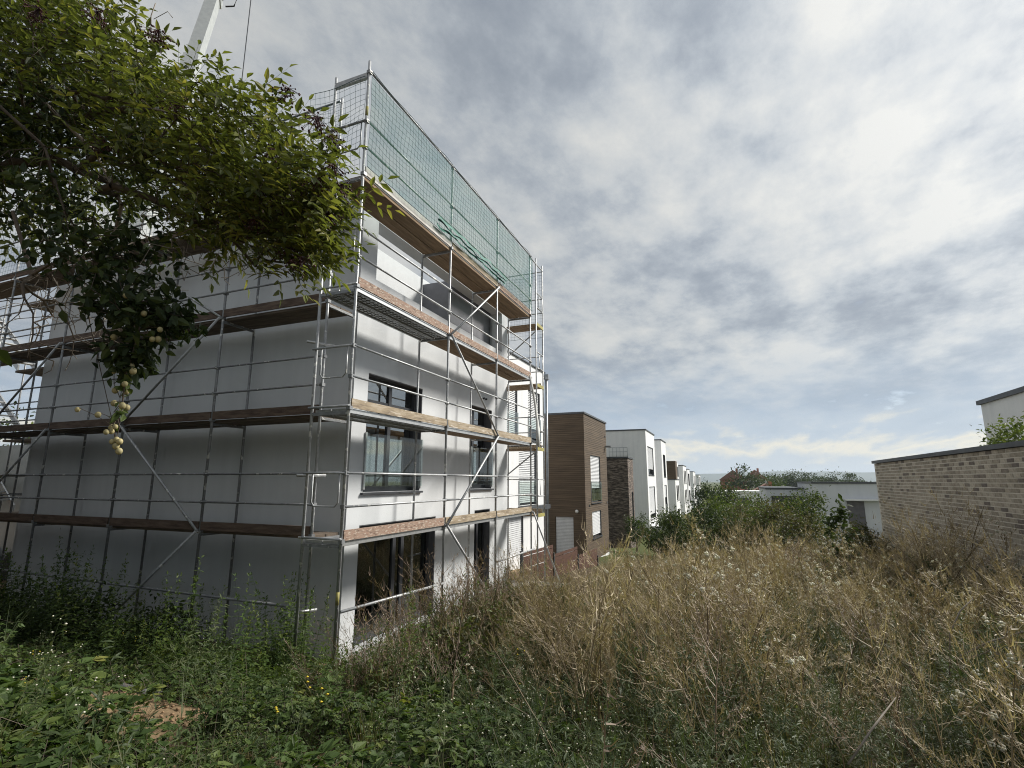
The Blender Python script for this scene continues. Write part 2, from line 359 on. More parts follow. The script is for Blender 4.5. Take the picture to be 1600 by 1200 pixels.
def groundm():
    m, t, b = principled('ground_soil')
    co = N(t, 'ShaderNodeTexCoord')
    n = N(t, 'ShaderNodeTexNoise'); n.inputs['Scale'].default_value = .7; n.inputs['Detail'].default_value = 9; n.inputs['Roughness'].default_value = .65
    t.links.new(co.outputs['Object'], n.inputs['Vector'])
    c = ramp(t, n.outputs[0], [(.32, (.10, .07, .045)), (.5, (.19, .135, .08)), (.66, (.31, .225, .135))])
    n2 = N(t, 'ShaderNodeTexNoise'); n2.inputs['Scale'].default_value = .02; n2.inputs['Detail'].default_value = 6; t.links.new(co.outputs['Object'], n2.inputs['Vector'])
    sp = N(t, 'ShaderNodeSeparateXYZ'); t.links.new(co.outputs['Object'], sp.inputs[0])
    weed_shade = math_node(t, 'MULTIPLY', math_node(t, 'ADD', math_node(t, 'SUBTRACT', math_node(t, 'MULTIPLY', sp.outputs[0], .36), sp.outputs[1]), -2.2), .7, True)   # shade between the tall weeds painted into the soil colour
    c = mixc(t, math_node(t, 'MULTIPLY', weed_shade, .85), c, (.045, .036, .024))
    fld = ramp(t, n2.outputs[0], [(.35, (.05, .072, .024)), (.6, (.10, .105, .04))])
    c = mixc(t, math_node(t, 'MULTIPLY', math_node(t, 'SUBTRACT', sp.outputs[0], 14), .12, True), c, fld)
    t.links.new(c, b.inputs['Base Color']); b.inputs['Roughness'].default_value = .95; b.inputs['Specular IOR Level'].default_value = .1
    h = N(t, 'ShaderNodeTexNoise'); h.inputs['Scale'].default_value = 9; h.inputs['Detail'].default_value = 8; t.links.new(co.outputs['Object'], h.inputs['Vector'])
    bp = N(t, 'ShaderNodeBump'); bp.inputs['Strength'].default_value = 1.0; bp.inputs['Distance'].default_value = .05
    t.links.new(h.outputs[0], bp.inputs['Height']); t.links.new(bp.outputs[0], b.inputs['Normal']); MATS['ground_soil'] = m
groundm()
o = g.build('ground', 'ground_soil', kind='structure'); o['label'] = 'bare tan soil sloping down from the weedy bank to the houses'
# strip of pale gravel at the foot of the scaffolded house
m = MB()
xs = np.linspace(.9, 9.6, 20)
for i in range(len(xs) - 1):
    q = [(xs[i], -.75, 0), (xs[i + 1], -.75, 0), (xs[i + 1], .995, 0), (xs[i], .995, 0)]
    m.face([m.vert((a, b, float(zg(a, b)) + .012)) for a, b, _ in q])
m.build('gravel_path', 'gravel', kind='structure')['label'] = 'pale gravel strip at the foot of the scaffolded house'
# far wooded ridge
m = MB(); pr = None
for k in range(60):
    a = math.radians(-40 + 80 * k / 59); Rr = 7000
    h = 105 + 40 * mnoise.noise(Vector((k * .14, 0, 3))) + 14 * mnoise.noise(Vector((k * .6, 2, 3)))
    c, s_ = math.cos(a), math.sin(a)
    ids = [m.vert((Rr * .93 * c, Rr * .93 * s_, -6)), m.vert((Rr * c, Rr * s_, max(h, 20))), m.vert((Rr * 1.15 * c, Rr * 1.15 * s_, -6))]
    if pr:
        m.face((pr[0], ids[0], ids[1], pr[1]), True); m.face((pr[1], ids[1], ids[2], pr[2]), True)
    pr = ids
surf('far_wood', (.03, .045, .02), (.05, .065, .03), .004, .95)
m.build('hills', 'far_wood', kind='structure')['label'] = 'low wooded ridge on the far horizon'

# ------------------------------------------------------------------ house building helpers
def facade_y(mb, x0, x1, y0, y1, z0, z1, holes):
    """wall slab between y0 and y1 with rectangular holes (xa, xb, za, zb)"""
    xs = sorted({x0, x1, *[h[0] for h in holes], *[h[1] for h in holes]}); 
    for a, b in zip(xs[:-1], xs[1:]):
        hs = sorted([(h[2], h[3]) for h in holes if h[0] < (a + b) / 2 < h[1]]); z = z0
        for za, zb in hs:
            if za > z: mb.box((a, y0, z), (b, y1, za))
            z = zb
        if z < z1: mb.box((a, y0, z), (b, y1, z1))
def facade_x(mb, y0, y1, x0, x1, z0, z1, holes):
    ys = sorted({y0, y1, *[h[0] for h in holes], *[h[1] for h in holes]})
    for a, b in zip(ys[:-1], ys[1:]):
        hs = sorted([(h[2], h[3]) for h in holes if h[0] < (a + b) / 2 < h[1]]); z = z0
        for za, zb in hs:
            if za > z: mb.box((x0, a, z), (x1, b, za))
            z = zb
        if z < z1: mb.box((x0, a, z), (x1, b, z1))
def slat_blind(xa, xb, y, za, zb, parent, pitch=.075, ax='y'):
    m = MB(); z = zb
    while z - pitch > za:
        if ax == 'y': m.hexa([(xa, y - .012, z - pitch * .95), (xb, y - .012, z - pitch * .95), (xb, y + .004, z - pitch * .95), (xa, y + .004, z - pitch * .95), (xa, y + .012, z - .006), (xb, y + .012, z - .006), (xb, y + .02, z - .006), (xa, y + .02, z - .006)])
        else: m.hexa([(y - .012, xb, z - pitch * .95), (y - .012, xa, z - pitch * .95), (y + .004, xa, z - pitch * .95), (y + .004, xb, z - pitch * .95), (y + .012, xb, z - .006), (y + .012, xa, z - .006), (y + .02, xa, z - .006), (y + .02, xb, z - .006)])
        z -= pitch
    return m.build('blind', 'blind', parent, 'stuff')
def window_y(root, xa, xb, za, zb, y, depth=.2, mullions=(), transom=None, blind=None, sill=True, fw_=.07, pane='glass', rail=None):
    """window standing in a wall whose face is at y (facing -y); frame set back by depth"""
    yf = y + depth
    w = MB()
    w.box((xa, yf, za), (xa + fw_, yf + .07, zb)).box((xb - fw_, yf, za), (xb, yf + .07, zb))
    w.box((xa + fw_, yf, zb - fw_), (xb - fw_, yf + .07, zb)).box((xa + fw_, yf, za), (xb - fw_, yf + .07, za + fw_ * 1.3))
    for mx in mullions: w.box((mx - .055, yf - .004, za + fw_ * 1.3), (mx + .055, yf + .066, zb - fw_))
    if transom: w.box((xa + fw_, yf + .006, transom - .03), (xb - fw_, yf + .06, transom + .03))
    win = w.build('window', 'frame_grey', root)
    edges = [xa + fw_] + [q for mx in mullions for q in (mx - .055, mx + .055)] + [xb - fw_]
    for a, b in zip(edges[::2], edges[1::2]):
        MB().box((a, yf + .03, za + fw_ * 1.3), (b, yf + .045, zb - fw_)).build('pane', pane, win)
    rv = MB()   # dark lining of the opening
    rv.box((xb - .018, y + .006, za), (xb - .002, yf, zb - .002)).box((xa + .002, y + .006, zb - .018), (xb - .018, yf, zb - .002)).box((xa + .002, y + .006, za), (xa + .018, yf, zb - .018))
    rv.build('reveal', 'reveal_grey', win)
    if sill: bx('sill', (xa - .06, y - .06, za - .045), (xb + .06, yf, za - .005), 'frame_grey', win)
    if blind: slat_blind(xa + .03, xb - .03, y + depth * .45, blind, zb - .02, win)
    if rail:
        m = MB(); m.box((xa - .02, y - .05, za + .1), (xb + .02, y - .036, rail)); m.build('glass_rail', 'glass_clear', win)
        for xx in (xa - .02, xb - .02): bx('rail_post', (xx, y - .034, za + .05), (xx + .04, y + .02, rail), 'alu', win)
    return win

# ------------------------------------------------------------------ scaffolded house
H = thing('house', 'pale grey plastered flat-roofed house shell wrapped in scaffolding', 'house', (5, 6, 0))
WX, WY = 1.3, 1.0; EX, EY = 8.76, 11.2; TOP = 8.85
m = MB()
holes = [(1.72, 3.70, 2.82, 5.12), (6.22, 7.58, 2.82, 5.10), (1.68, 4.45, .06, 2.22), (6.5, 7.5, .06, 2.25), (1.79, 8.3, 7.08, 8.35)]
facade_y(m, WX, EX, WY, WY + .34, -.3, TOP, holes)
wallo = m.build('wall', 'plaster', H)
m = MB(); m.box((WX, WY + .34, -.3), (WX + .34, EY, TOP)); m.build('wall', 'plaster', H)
m = MB(); m.box((EX - .34, WY + .34, -.3), (EX, EY, TOP)); m.build('wall', 'plaster', H)
m = MB(); m.box((WX + .34, EY - .34, -.3), (EX - .34, EY, TOP)); m.build('wall', 'plaster', H)
m = MB(); m.box((WX + .34, 2.4, 5.95), (EX - .34, 2.7, 8.80)); m.build('terrace_wall', 'plaster', H)
surf('panel_grey', (.23, .23, .25), (.19, .19, .205), 3, .8)
m = MB(); m.box((5.75, 1.46, 5.95), (EX - .345, 2.397, 8.62)); m.build('grey_panel', 'panel_grey', H)
bx('floor_slab', (WX + .34, WY + .34, -.25), (EX - .34, EY - .34, .04), 'concrete', H)
bx('floor_slab', (WX + .34, WY + .34, 2.5), (EX - .34, EY - .34, 2.78), 'interior', H)
bx('floor_slab', (WX + .34, WY + .34, 5.6), (EX - .34, EY - .34, 5.95), 'concrete', H)
bx('roof_slab', (WX + .34, 2.7, 8.45), (EX - .34, EY - .34, 8.74), 'concrete', H)
bx('partition', (WX + .34, 5.2, .04), (EX - .34, 5.35, 2.5), 'interior', H)
bx('partition', (WX + .34, 4.6, 2.78), (EX - .34, 4.75, 5.6), 'interior', H)
bx('parapet_coping', (WX - .05, WY - .05, TOP + .003), (WX + .39, EY, TOP + .04), 'coping', H)
bx('parapet_coping', (WX + .39, WY - .05, TOP + .003), (EX + .05, WY + .39, TOP + .04), 'coping', H)
window_y(H, 1.72, 3.70, 2.82, 5.12, WY, .2, (2.74,), 4.62, None, True, .09, 'glass_coated', 3.95)
window_y(H, 6.22, 7.58, 2.82, 5.10, WY, .2, (6.72,), 4.60, None, True, .09, 'glass_coated', 3.95)
window_y(H, 1.68, 4.45, .06, 2.22, WY, .16, (3.05, 3.35), None, None, False, .09, 'glass')
window_y(H, 6.5, 7.5, .06, 2.25, WY, .16, (7.0,), None, None, False, .08, 'glass')
m = MB()
for xx in (6.95, 7.12): MB().path(((xx, WY, 5.38), (xx, WY - .05, 5.38)), .028, 8).build('cable_stub', 'black_rubber', H)

# ------------------------------------------------------------------ scaffolding
XS = [0, 3.07, 5.64, 8.21]
def tubes(parent, name, lst, mat='galv', r=.0242):
    for a, b in lst: MB().tube(a, b, r).build(name, mat, parent)
def coupler(mb, p, s=.036): mb.box((p[0] - s, p[1] - s, p[2] - s * .8), (p[0] + s, p[1] + s, p[2] + s * .8))
def planks(parent, ax, a, b, o0, o1, z, mat, steel=False):
    """deck of one bay: two boards laid side by side from a to b along axis ax, across from o0 to o1"""
    wdt = (o1 - o0 - .05) / 2
    for k in range(2):
        u0 = o0 + .015 + k * (wdt + .02); u1 = u0 + wdt; dz = R.uniform(-.004, .004)
        m = MB()
        if ax == 'x': m.box((a + .03, u0, z - .05 + dz), (b - .03, u1, z + dz))
        else: m.box((u0, a + .03, z - .05 + dz), (u1, b - .03, z + dz))
        pl = m.build('deck_board', mat, parent)
        if steel:
            m = MB(); nseg = int((b - a) / .115)
            m.box((a + .03, u0 - .004, z - .085), (b - .03, u0 + .03, z - .052)); m.box((a + .03, u1 - .03, z - .085), (b - .03, u1 + .004, z - .052))
            for i in range(nseg):       # folded ribs of the perforated deck
                xx = a + .06 + i * .115
                for jj in range(3):
                    yy = u0 + .05 + jj * (wdt - .1) / 3
                    m.box((xx, yy, z - .07), (xx + .07, yy + (wdt - .1) / 3 - .025, z - .052))
            m.build('deck_rib', 'alu', pl, 'stuff')
S1 = thing('scaffold', 'galvanised frame scaffold with plank decks along the window facade', 'scaffold', (4, .36, 0))
cp = MB()
for i, x in enumerate(XS):
    zb = float(zg(x, 0)) - .02
    tubes(S1, 'standard', [((x, 0, zb), (x, 0, Z1 + (8.2 if i == 0 else 8.05))), ((x, .73, zb), (x, .73, Z1 + (8.1 if i == 0 else 5.98)))])
    for yy in (0, .73): bx('base_plate', (x - .08, yy - .08, zb - .01), (x + .08, yy + .08, zb + .012), 'galv', S1)
    for k in range(4):
        z = Z1 + 2 * k
        MB().box((x - .025, .02, z - .10), (x + .025, .71, z - .055)).build('transom', 'galv_dark', S1)
        for dz in (0, .5, 1.0): coupler(cp, (x, -.01, z + dz))
    coupler(cp, (x, -.01, Z1 + 7.97))
cp.build('coupler', 'galv_dark', S1, 'stuff')
toe = {0: ['board_red', 'board_bare', 'board_bare'], 1: ['board_bare', 'board_bare', 'board_bare'], 2: ['board_red', 'board_red', 'board_red'], 3: ['board_pale', 'board_bare', 'board_red']}
for k in range(4):
    z = Z1 + 2 * k
    for i in range(3):
        a, b = XS[i], XS[i + 1]
        steel = i == 0 and k in (0, 1, 2)
        planks(S1, 'x', a, b, .03, .70, z, 'alu' if steel else 'deck_wood', steel)
        MB().box((a + .03, -.028, z + .004), (b - .03, .002, z + .155 + R.uniform(-.004, .006))).build('toe_board', toe[k][i], S1)
        MB().box((a + .02, .004, z - .075), (b - .02, .028, z - .004)).build('deck_edge', 'alu' if k < 3 else 'deck_wood', S1)
        for dz in (.5, 1.0): MB().tube((a, -.035, z + dz), (b, -.035, z + dz), .019).build('guard_rail', 'galv', S1)
        if k == 3: MB().tube((a - .02, -.035, z + 1.97), (b + .02, -.035, z + 1.97), .02).build('guard_rail', 'galv_dark', S1)
def P(i, k): return (XS[i], -.07, Z1 + 2 * (k - 1))
tubes(S1, 'brace', [(P(1, 3), P(2, 2)), (P(2, 4), P(1, 3)), (P(2, 2), P(1, 1)), (P(1, 1), (5.5, -.07, .15)), (P(3, 1), (9.5, -.45, .0))], 'galv', .024)
tubes(S1, 'ledger', [((.0, -.06, 1.17), (3.0, -.06, 1.05)), ((5.6, -.06, 1.1), (8.25, -.06, 1.1))], 'galv', .024)
for k in range(4):      # end guards at the corner frame
    z = Z1 + 2 * k
    if k < 3: tubes(S1, 'end_rail', [((-.03, -.03, z + 1.0), (-.03, .78, z + 1.0)), ((-.03, -.03, z + .03), (-.03, .78, z + .03))], 'galv', .02)
    MB().path([(-.02, .60, z + .98), (-.02, .60, z + .56), (-.02, .54, z + .50), (-.02, .14, z + .50), (-.02, .08, z + .56), (-.02, .08, z + .98)], .014, 6).build('end_guard', 'galv', S1)
tubes(S1, 'end_rail', [((-.03, -.05, Z1 + 7.0), (-.03, 1.2, Z1 + 7.0))], 'galv_dark', .022)
bx('end_beam', (-.03, .02, Z1 + 7.86), (.03, .71, Z1 + 7.96), 'galv', S1)
for p in ((0, 0, 1.35), (0, 0, Z1 + 7.2)): MB().path(((p[0], p[1], p[2] - .09), (p[0], p[1], p[2] + .09)), .0262, 8).build('marker_sleeve', 'yellow_paint', S1)

S2 = thing('scaffold', 'shaded frame scaffold with dark weathered decks along the blank gable wall', 'scaffold', (.8, 6, 0))
YS = [.94 + 2.57 * i for i in range(6)]; OX, IX = .41, 1.14
cp = MB()
for i, y in enumerate(YS):
    zb = float(zg(OX, y)) - .02
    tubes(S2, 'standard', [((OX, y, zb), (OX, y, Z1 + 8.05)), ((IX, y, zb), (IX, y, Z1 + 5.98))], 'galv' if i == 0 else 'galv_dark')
    for k in range(4):
        z = Z1 + 2 * k
        MB().box((OX + .02, y - .025, z - .10), (IX - .02, y + .025, z - .055)).build('transom', 'galv_dark', S2)
        for dz in (0, .5, 1.0): coupler(cp, (OX, y, z + dz))
cp.build('coupler', 'galv_dark', S2, 'stuff')
for k in range(4):
    z = Z1 + 2 * k
    for i in range(5):
        a, b = YS[i], YS[i + 1]
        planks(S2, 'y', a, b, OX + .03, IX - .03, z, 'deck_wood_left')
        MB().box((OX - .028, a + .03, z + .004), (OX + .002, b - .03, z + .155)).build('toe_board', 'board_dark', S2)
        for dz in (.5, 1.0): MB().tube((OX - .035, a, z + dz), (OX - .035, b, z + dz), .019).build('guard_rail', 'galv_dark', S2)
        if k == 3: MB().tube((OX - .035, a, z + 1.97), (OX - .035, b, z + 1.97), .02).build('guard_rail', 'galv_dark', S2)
tubes(S2, 'ledger', [((OX - .05, YS[0] + .3, 1.06), (OX - .05, YS[4], 1.12))], 'galv_dark', .024)
def Q(i, k): return (OX - .07, YS[i], Z1 + 2 * (k - 1))
tubes(S2, 'brace', [(Q(1, 3), Q(2, 2)), (Q(2, 2), Q(1, 1)), (Q(1, 1), (OX - .07, YS[2], .1)), (Q(1, 3), (OX - .07, YS[2] + 1, Z1 + 6)), (Q(3, 2), Q(4, 1)), (Q(3, 3), Q(4, 2))], 'galv', .024)
tubes(S2, 'tie_tube', [((OX - .3, YS[0] + .12, z), (OX + .1, YS[0] - .12, z)) for z in (1.02, Z1 + .97, Z1 + 3.2)], 'alu', .024)

S3 = thing('scaffold', 'narrow end scaffold tower beside the white shuttered house', 'scaffold', (9, 1.3, 0))
for xx in (8.68, 9.34):
    for yy in (-.03, 2.57):
        zb = float(zg(xx, yy)) - .02
        MB().tube((xx, yy, zb), (xx, yy, Z1 + 8.1)).build('standard', 'galv', S3)
for k in range(4):
    z = Z1 + 2 * k - .12
    for j in range(2): MB().box((8.71 + .31 * j, .03, z - .05), (9.0 + .31 * j, 2.55, z)).build('deck_board', 'deck_wood', S3)
    MB().box((8.70, -.055, z - .07), (9.32, -.012, z + .03)).build('transom', 'yellow_paint', S3)
    MB().box((9.345, .05, z), (9.37, 2.5, z + .15)).build('toe_board', 'board_bare', S3)
    for dz in (.55, 1.05): MB().tube((8.66, -.03, z + dz), (9.36, -.03, z + dz), .018).build('guard_rail', 'galv', S3)
    for dz in (.55, 1.05): MB().tube((9.38, -.03, z + dz), (9.38, 2.6, z + dz), .018).build('guard_rail', 'galv', S3)
    MB().path([(9.28, -.04, z + 1.0), (9.28, -.04, z + .6), (9.22, -.04, z + .55), (9.0, -.04, z + .55), (8.94, -.04, z + .6), (8.94, -.04, z + 1.0)], .013, 6).build('end_guard', 'galv', S3)
tubes(S3, 'brace', [((9.37, 0, Z1 + 6), (9.37, 2.55, Z1 + 4)), ((9.37, 0, Z1 + 2), (9.37, 2.55, Z1 + .1))], 'galv', .022)
tubes(S3, 'guard_rail', [((8.21, -.04, Z1 + 7.9), (9.36, -.04, Z1 + 7.9)), ((9.37, -.03, Z1 + 7.9), (9.37, 2.6, Z1 + 7.9))], 'galv', .019)

# scaffold stair tower behind the far corner
S4 = thing('stair_tower', 'scaffold stair tower with steep aluminium flights at the rear corner', 'stair tower', (2.2, 14.5, 0))
for yy in (12.0, 14.57, 17.1):
    for xx in (1.7, 2.4): MB().tube((xx, yy, -.05), (xx, yy, Z1 + 7.2)).build('standard', 'galv_dark', S4)
for k in range(4):
    z = Z1 + 2 * k
    for xx in (1.66, 2.44):
        for dz in (.5, 1.0): MB().tube((xx, 11.9, z + dz), (xx, 17.2, z + dz), .018).build('guard_rail', 'galv_dark', S4)
    a, b = Vector((0, 16.4, z + .15)), Vector((0, 13.6, z - 2 + .1))
    if k:
        for xx in (1.80, 2.26):
            MB().hexa([(xx, a.y, a.z - .09), (xx + .04, a.y, a.z - .09), (xx + .04, a.y, a.z + .09), (xx, a.y, a.z + .09), (xx, b.y, b.z - .09), (xx + .04, b.y, b.z - .09), (xx + .04, b.y, b.z + .09), (xx, b.y, b.z + .09)]).build('stringer', 'alu', S4)
        for j in range(1, 9):
            p = a.lerp(b, j / 9); bx('tread', (1.845, p.y - .1, p.z - .015), (2.255, p.y + .1, p.z + .015), 'alu', S4)
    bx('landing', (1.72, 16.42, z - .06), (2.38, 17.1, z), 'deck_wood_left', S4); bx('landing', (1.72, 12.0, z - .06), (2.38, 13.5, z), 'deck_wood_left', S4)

# safety nets on the top lift
def net(name, label, p0, p1, z0, z1, nrm, pitch=.105, seed=0, parent=None, sag=.05, film=True):
    p0 = Vector(p0); p1 = Vector(p1); L = (p1 - p0).length; d = (p1 - p0) / L; n = Vector(nrm)
    nu = int(L / pitch); nv = int((z1 - z0) / pitch)
    def pt(i, j):
        u, v = i / nu, j / nv
        w = mnoise.noise(Vector((u * L * .8, v * 1.7, seed))) * sag * 1.6 + mnoise.noise(Vector((u * L * 3.1, v * 4, seed + 5))) * sag * .35
        e = math.sin(math.pi * v)
        zz_ = z0 + (z1 - z0) * v - (.035 * (1 - math.cos(2 * math.pi * u * L / 1.3)) * v * .5 if sag > .04 else 0)
        return p0 + d * (u * L + .03 * mnoise.noise(Vector((u * L * 2, v * 3, seed + 9)))) + n * (.02 + w * e) + Vector((0, 0, zz_ + .02 * mnoise.noise(Vector((u * L * 2, v * 2, seed + 3)))))
    G = [[pt(i, j) for j in range(nv + 1)] for i in range(nu + 1)]
    m = MB()
    for i in range(nu + 1): m.path(G[i], .0028, 3, False)
    for j in range(nv + 1): m.path([G[i][j] for i in range(nu + 1)], .0028 if 0 < j < nv else .006, 3, False)
    o = m.build('net_cord', 'net_cord', parent)
    m = MB(); ids = [[m.vert(G[i][j] + n * .004) for j in range(0, nv + 1, 2)] for i in range(nu + 1)]
    for i in range(nu):
        for j in range(len(ids[0]) - 1): m.face((ids[i][j], ids[i + 1][j], ids[i + 1][j + 1], ids[i][j + 1]), True)
    if sag < .09 and film: m.build('fine_mesh', 'net_film', parent)
T4 = Z1 + 6
NT = thing('safety_net', 'green safety net hung on the top lift over the window facade', 'net', (4, -.05, T4))
net('n', '', (0, -.06, 0), (8.21, -.06, 0), T4 + .12, T4 + 1.97, (0, -1, 0), parent=NT, seed=1)
m = MB()    # bunched up lower hem
for q in range(3):
    pts = []
    for k in range(60):
        u = k / 59; x = 2.3 + 3.7 * u
        pts.append((x, -.08 - .03 * q + .03 * mnoise.noise(Vector((x * 3, q, 1))), T4 + .22 + .10 * q * .6 + .07 * mnoise.noise(Vector((x * 2.2, q * 3, 4)))))
    m.ribbon(pts, .08, Vector((.1, .25, 1)), False)
m.build('folded_hem', 'net_green', NT)
NT2 = thing('safety_net', 'loose net closing the open corner end of the top lift', 'net', (-.05, .4, T4))
net('n', '', (-.05, .02, 0), (-.05, 1.25, 0), T4 + .05, T4 + 1.85, (-1, 0, 0), parent=NT2, seed=7, sag=.10)
NT3 = thing('safety_net', 'green safety net above the blank gable wall', 'net', (.36, 7, T4))
net('n', '', (.37, .95, 0), (.37, 13.7, 0), T4 + .1, T4 + 1.95, (-1, 0, 0), pitch=.12, parent=NT3, seed=12, film=False)
NT4 = thing('safety_net', 'green net strung round the end scaffold tower', 'net', (9.4, 1, T4))
net('n', '', (9.41, -.03, 0), (9.41, 2.6, 0), T4 - .4, T4 + 1.8, (1, 0, 0), parent=NT4, seed=21, sag=.06, film=False)

# torn white plastic sheet caught on the scaffold end
m = MB(); pts = [(7.9, -.10, 6.15), (8.05, -.12, 5.75), (8.3, -.12, 5.3), (8.42, -.11, 5.0), (8.5, -.13, 4.6), (8.52, -.12, 4.05)]
wd = [.03, .07, .10, .09, .16, .22]; pr = None
for p, w in zip(pts, wd):
    a = m.vert((p[0] - w / 2, p[1] + .02, p[2] + .03)); b = m.vert((p[0] + w / 2, p[1] - .03, p[2]))
    if pr: m.face((pr[0], pr[1], b, a), True)
    pr = (a, b)
o = m.build('plastic_sheet', 'plastic_white'); md = o.modifiers.new('thick', 'SOLIDIFY'); md.thickness = .004
tag(o, 'torn strip of white plastic sheet caught on the scaffold end', 'plastic sheet')

# ------------------------------------------------------------------ neighbouring white house with blinds
HW = thing('house', 'white rendered house with lowered slatted blinds behind the scaffold end', 'house', (13, 6, 0))
m = MB(); hw = [(11.75, 12.95, 4.75, 6.75), (14.2, 15.75, 4.75, 6.95), (13.1, 15.2, 2.05, 4.35), (11.3, 13.6, .15, 1.75)]
facade_y(m, 9.3, 16.4, 2.3, 2.6, -1.2, 8.05, hw); m.build('wall', 'white_render', HW)
bx('wall', (9.3, 2.6, -1.2), (9.6, 10.5, 8.05), 'white_render', HW); bx('wall', (16.1, 2.6, -1.2), (16.4, 10.5, 8.05), 'white_render', HW); bx('wall', (9.6, 10.2, -1.2), (16.1, 10.5, 8.05), 'white_render', HW)
bx('roof', (9.6, 2.6, 7.6), (16.1, 10.2, 7.9), 'concrete', HW); bx('coping', (9.25, 2.24, 8.053), (16.46, 2.66, 8.10), 'coping', HW)
bx('partition', (9.6, 5, -1), (16.1, 5.2, 7.6), 'interior', HW)
for k, (xa, xb, za, zb) in enumerate(hw):
    window_y(HW, xa, xb, za, zb, 2.3, .16, ((xa + xb) / 2,), None, za + (.03 if k in (0, 2, 3) else .5), k < 3, .07, 'glass', za + 1.0 if k < 3 else None)
MB().tube((16.48, 2.22, -.6), (16.48, 2.22, 7.9), .06, 10).build('downpipe', 'zinc', HW)
bx('downpipe_hopper', (16.38, 2.1, 7.75), (16.6, 2.3, 8.0), 'zinc', HW)
bx('ledge', (11.0, 2.05, 1.82), (16.38, 2.297, 2.0), 'coping', HW)

# ------------------------------------------------------------------ brown timber clad house
HB = thing('house', 'brown timber-clad cube house with one shuttered door and glass-railed window', 'house', (22, 4, -1))
bx0, bx1, by0, by1, bzt, bzb = 19.4, 24.75, 1.2, 7.0, 6.45, -1.0
hy = [(20.65, 22.95, 1.9, 4.4), (20.75, 22.85, .10, 1.46)]
hx = [(1.84, 2.78, -.62, 1.3)]
m = MB(); facade_y(m, bx0 + .03, bx1 - .03, by0 + .03, by0 + .3, -2.2, bzt - .05, hy); facade_x(m, by0 + .3, by1, bx0 + .03, bx0 + .3, -2.2, bzt - .05, hx)
m.box((bx1 - .3, by0 + .3, -2.2), (bx1 - .03, by1, bzt - .05)); m.build('backing_wall', 'clad_backing', HB)
bx('plinth', (bx0 + .005, by0 + .004, -2.6), (bx1 - .04, by0 + .028, bzb), 'white_render', HB)
bx('roof', (bx0 + .3, by0 + .3, bzt - .4), (bx1 - .3, by1, bzt - .1), 'concrete', HB)
m = MB(); m.box((bx0 - .05, by0 - .05, bzt), (bx1 + .05, by0 + .35, bzt + .09)); m.box((bx0 - .05, by0 + .35, bzt), (bx0 + .35, by1, bzt + .09)); m.build('coping', 'coping', HB)
pitch = .098; z = bzb
while z + pitch < bzt:
    cuts = [(h[0], h[1]) for h in hy if h[2] < z + pitch / 2 < h[3]]; x = bx0
    for a, b in cuts + [(bx1, bx1)]:
        if a - x > .05: MB().box((x, by0 + R.uniform(-.003, .003), z + .004), (a, by0 + .026, z + pitch - .008)).build('board', 'timber_clad', HB)
        x = b
    cuts = [(h[0], h[1]) for h in hx if h[2] < z + pitch / 2 < h[3]]; y = by0 + .03
    for a, b in cuts + [(by1, by1)]:
        if a - y > .05: MB().box((bx0 + R.uniform(-.003, .003), y, z + .004), (bx0 + .026, a, z + pitch - .008)).build('board', 'timber_clad', HB)
        y = b
    z += pitch
window_y(HB, *hy[0], by0, .14, (21.8,), None, 2.6, True, .06, 'glass', 3.0)
window_y(HB, *hy[1], by0, .14, (21.8,), None, .2, True, .06, 'glass')
m = MB().box((bx0 + .12, 1.84, -.62), (bx0 + .2, 2.78, 1.3)); dr = m.build('door', 'frame_grey', HB)
slat_blind(1.86, 2.76, bx0 + .06, -.6, 1.26, dr, .07, 'x')
m = MB().ball((bx0 - .1, 1.63, 1.54), .09, 8, 5).box((bx0 - .06, 1.61, 1.5), (bx0 + .0, 1.65, 1.58)); m.build('wall_lamp', 'plastic_white', HB)
for xx, zz_ in ((20.1, 1.75), (24.4, 1.75), (20.1, .1), (24.3, 5.6)): bx('vent', (xx, by0 - .03, zz_), (xx + .16, by0 - .006, zz_ + .1), 'frame_grey', HB)
bx('water_spout', (24.35, by0 - .35, 5.0), (24.5, by0 - .006, 5.1), 'zinc', HB)
bx('terrace_slab', (17.0, 1.4, -.95), (19.36, 3.4, -.72), 'concrete', HB)

# ------------------------------------------------------------------ brown slatted garden fence
FN = thing('garden_fence', 'reddish brown slatted privacy fence in front of the timber-clad house', 'fence', (13, .6, -.3))
fx = [(9.05, .62), (11.6, .42), (14.2, .25), (16.9, .1)]; ftop = [.86, .52, .16, -.22]
for k in range(4):
    x, y = fx[k]; MB().box((x - .045, y - .045, -1.9), (x + .045, y + .045, ftop[k] + .05)).build('post', 'frame_grey', FN)
for k in range(3):
    (xa, ya), (xb, yb) = fx[k], fx[k + 1]; za, zb_ = ftop[k] - .02, ftop[k] - .02 - .06
    for j in range(11):
        t = .012; d = j * .122; g_ = .118 if j % 3 else .098
        a0, a1 = Vector((xa + .05, ya)), Vector((xb - .05, yb))
        MB().hexa([(a0.x, a0.y - t, za - d - g_), (a1.x, a1.y - t, za - d - g_), (a1.x, a1.y + t, za - d - g_), (a0.x, a0.y + t, za - d - g_), (a0.x, a0.y - t, za - d), (a1.x, a1.y - t, za - d), (a1.x, a1.y + t, za - d), (a0.x, a0.y + t, za - d)]).build('slat', 'fence_brown', FN)

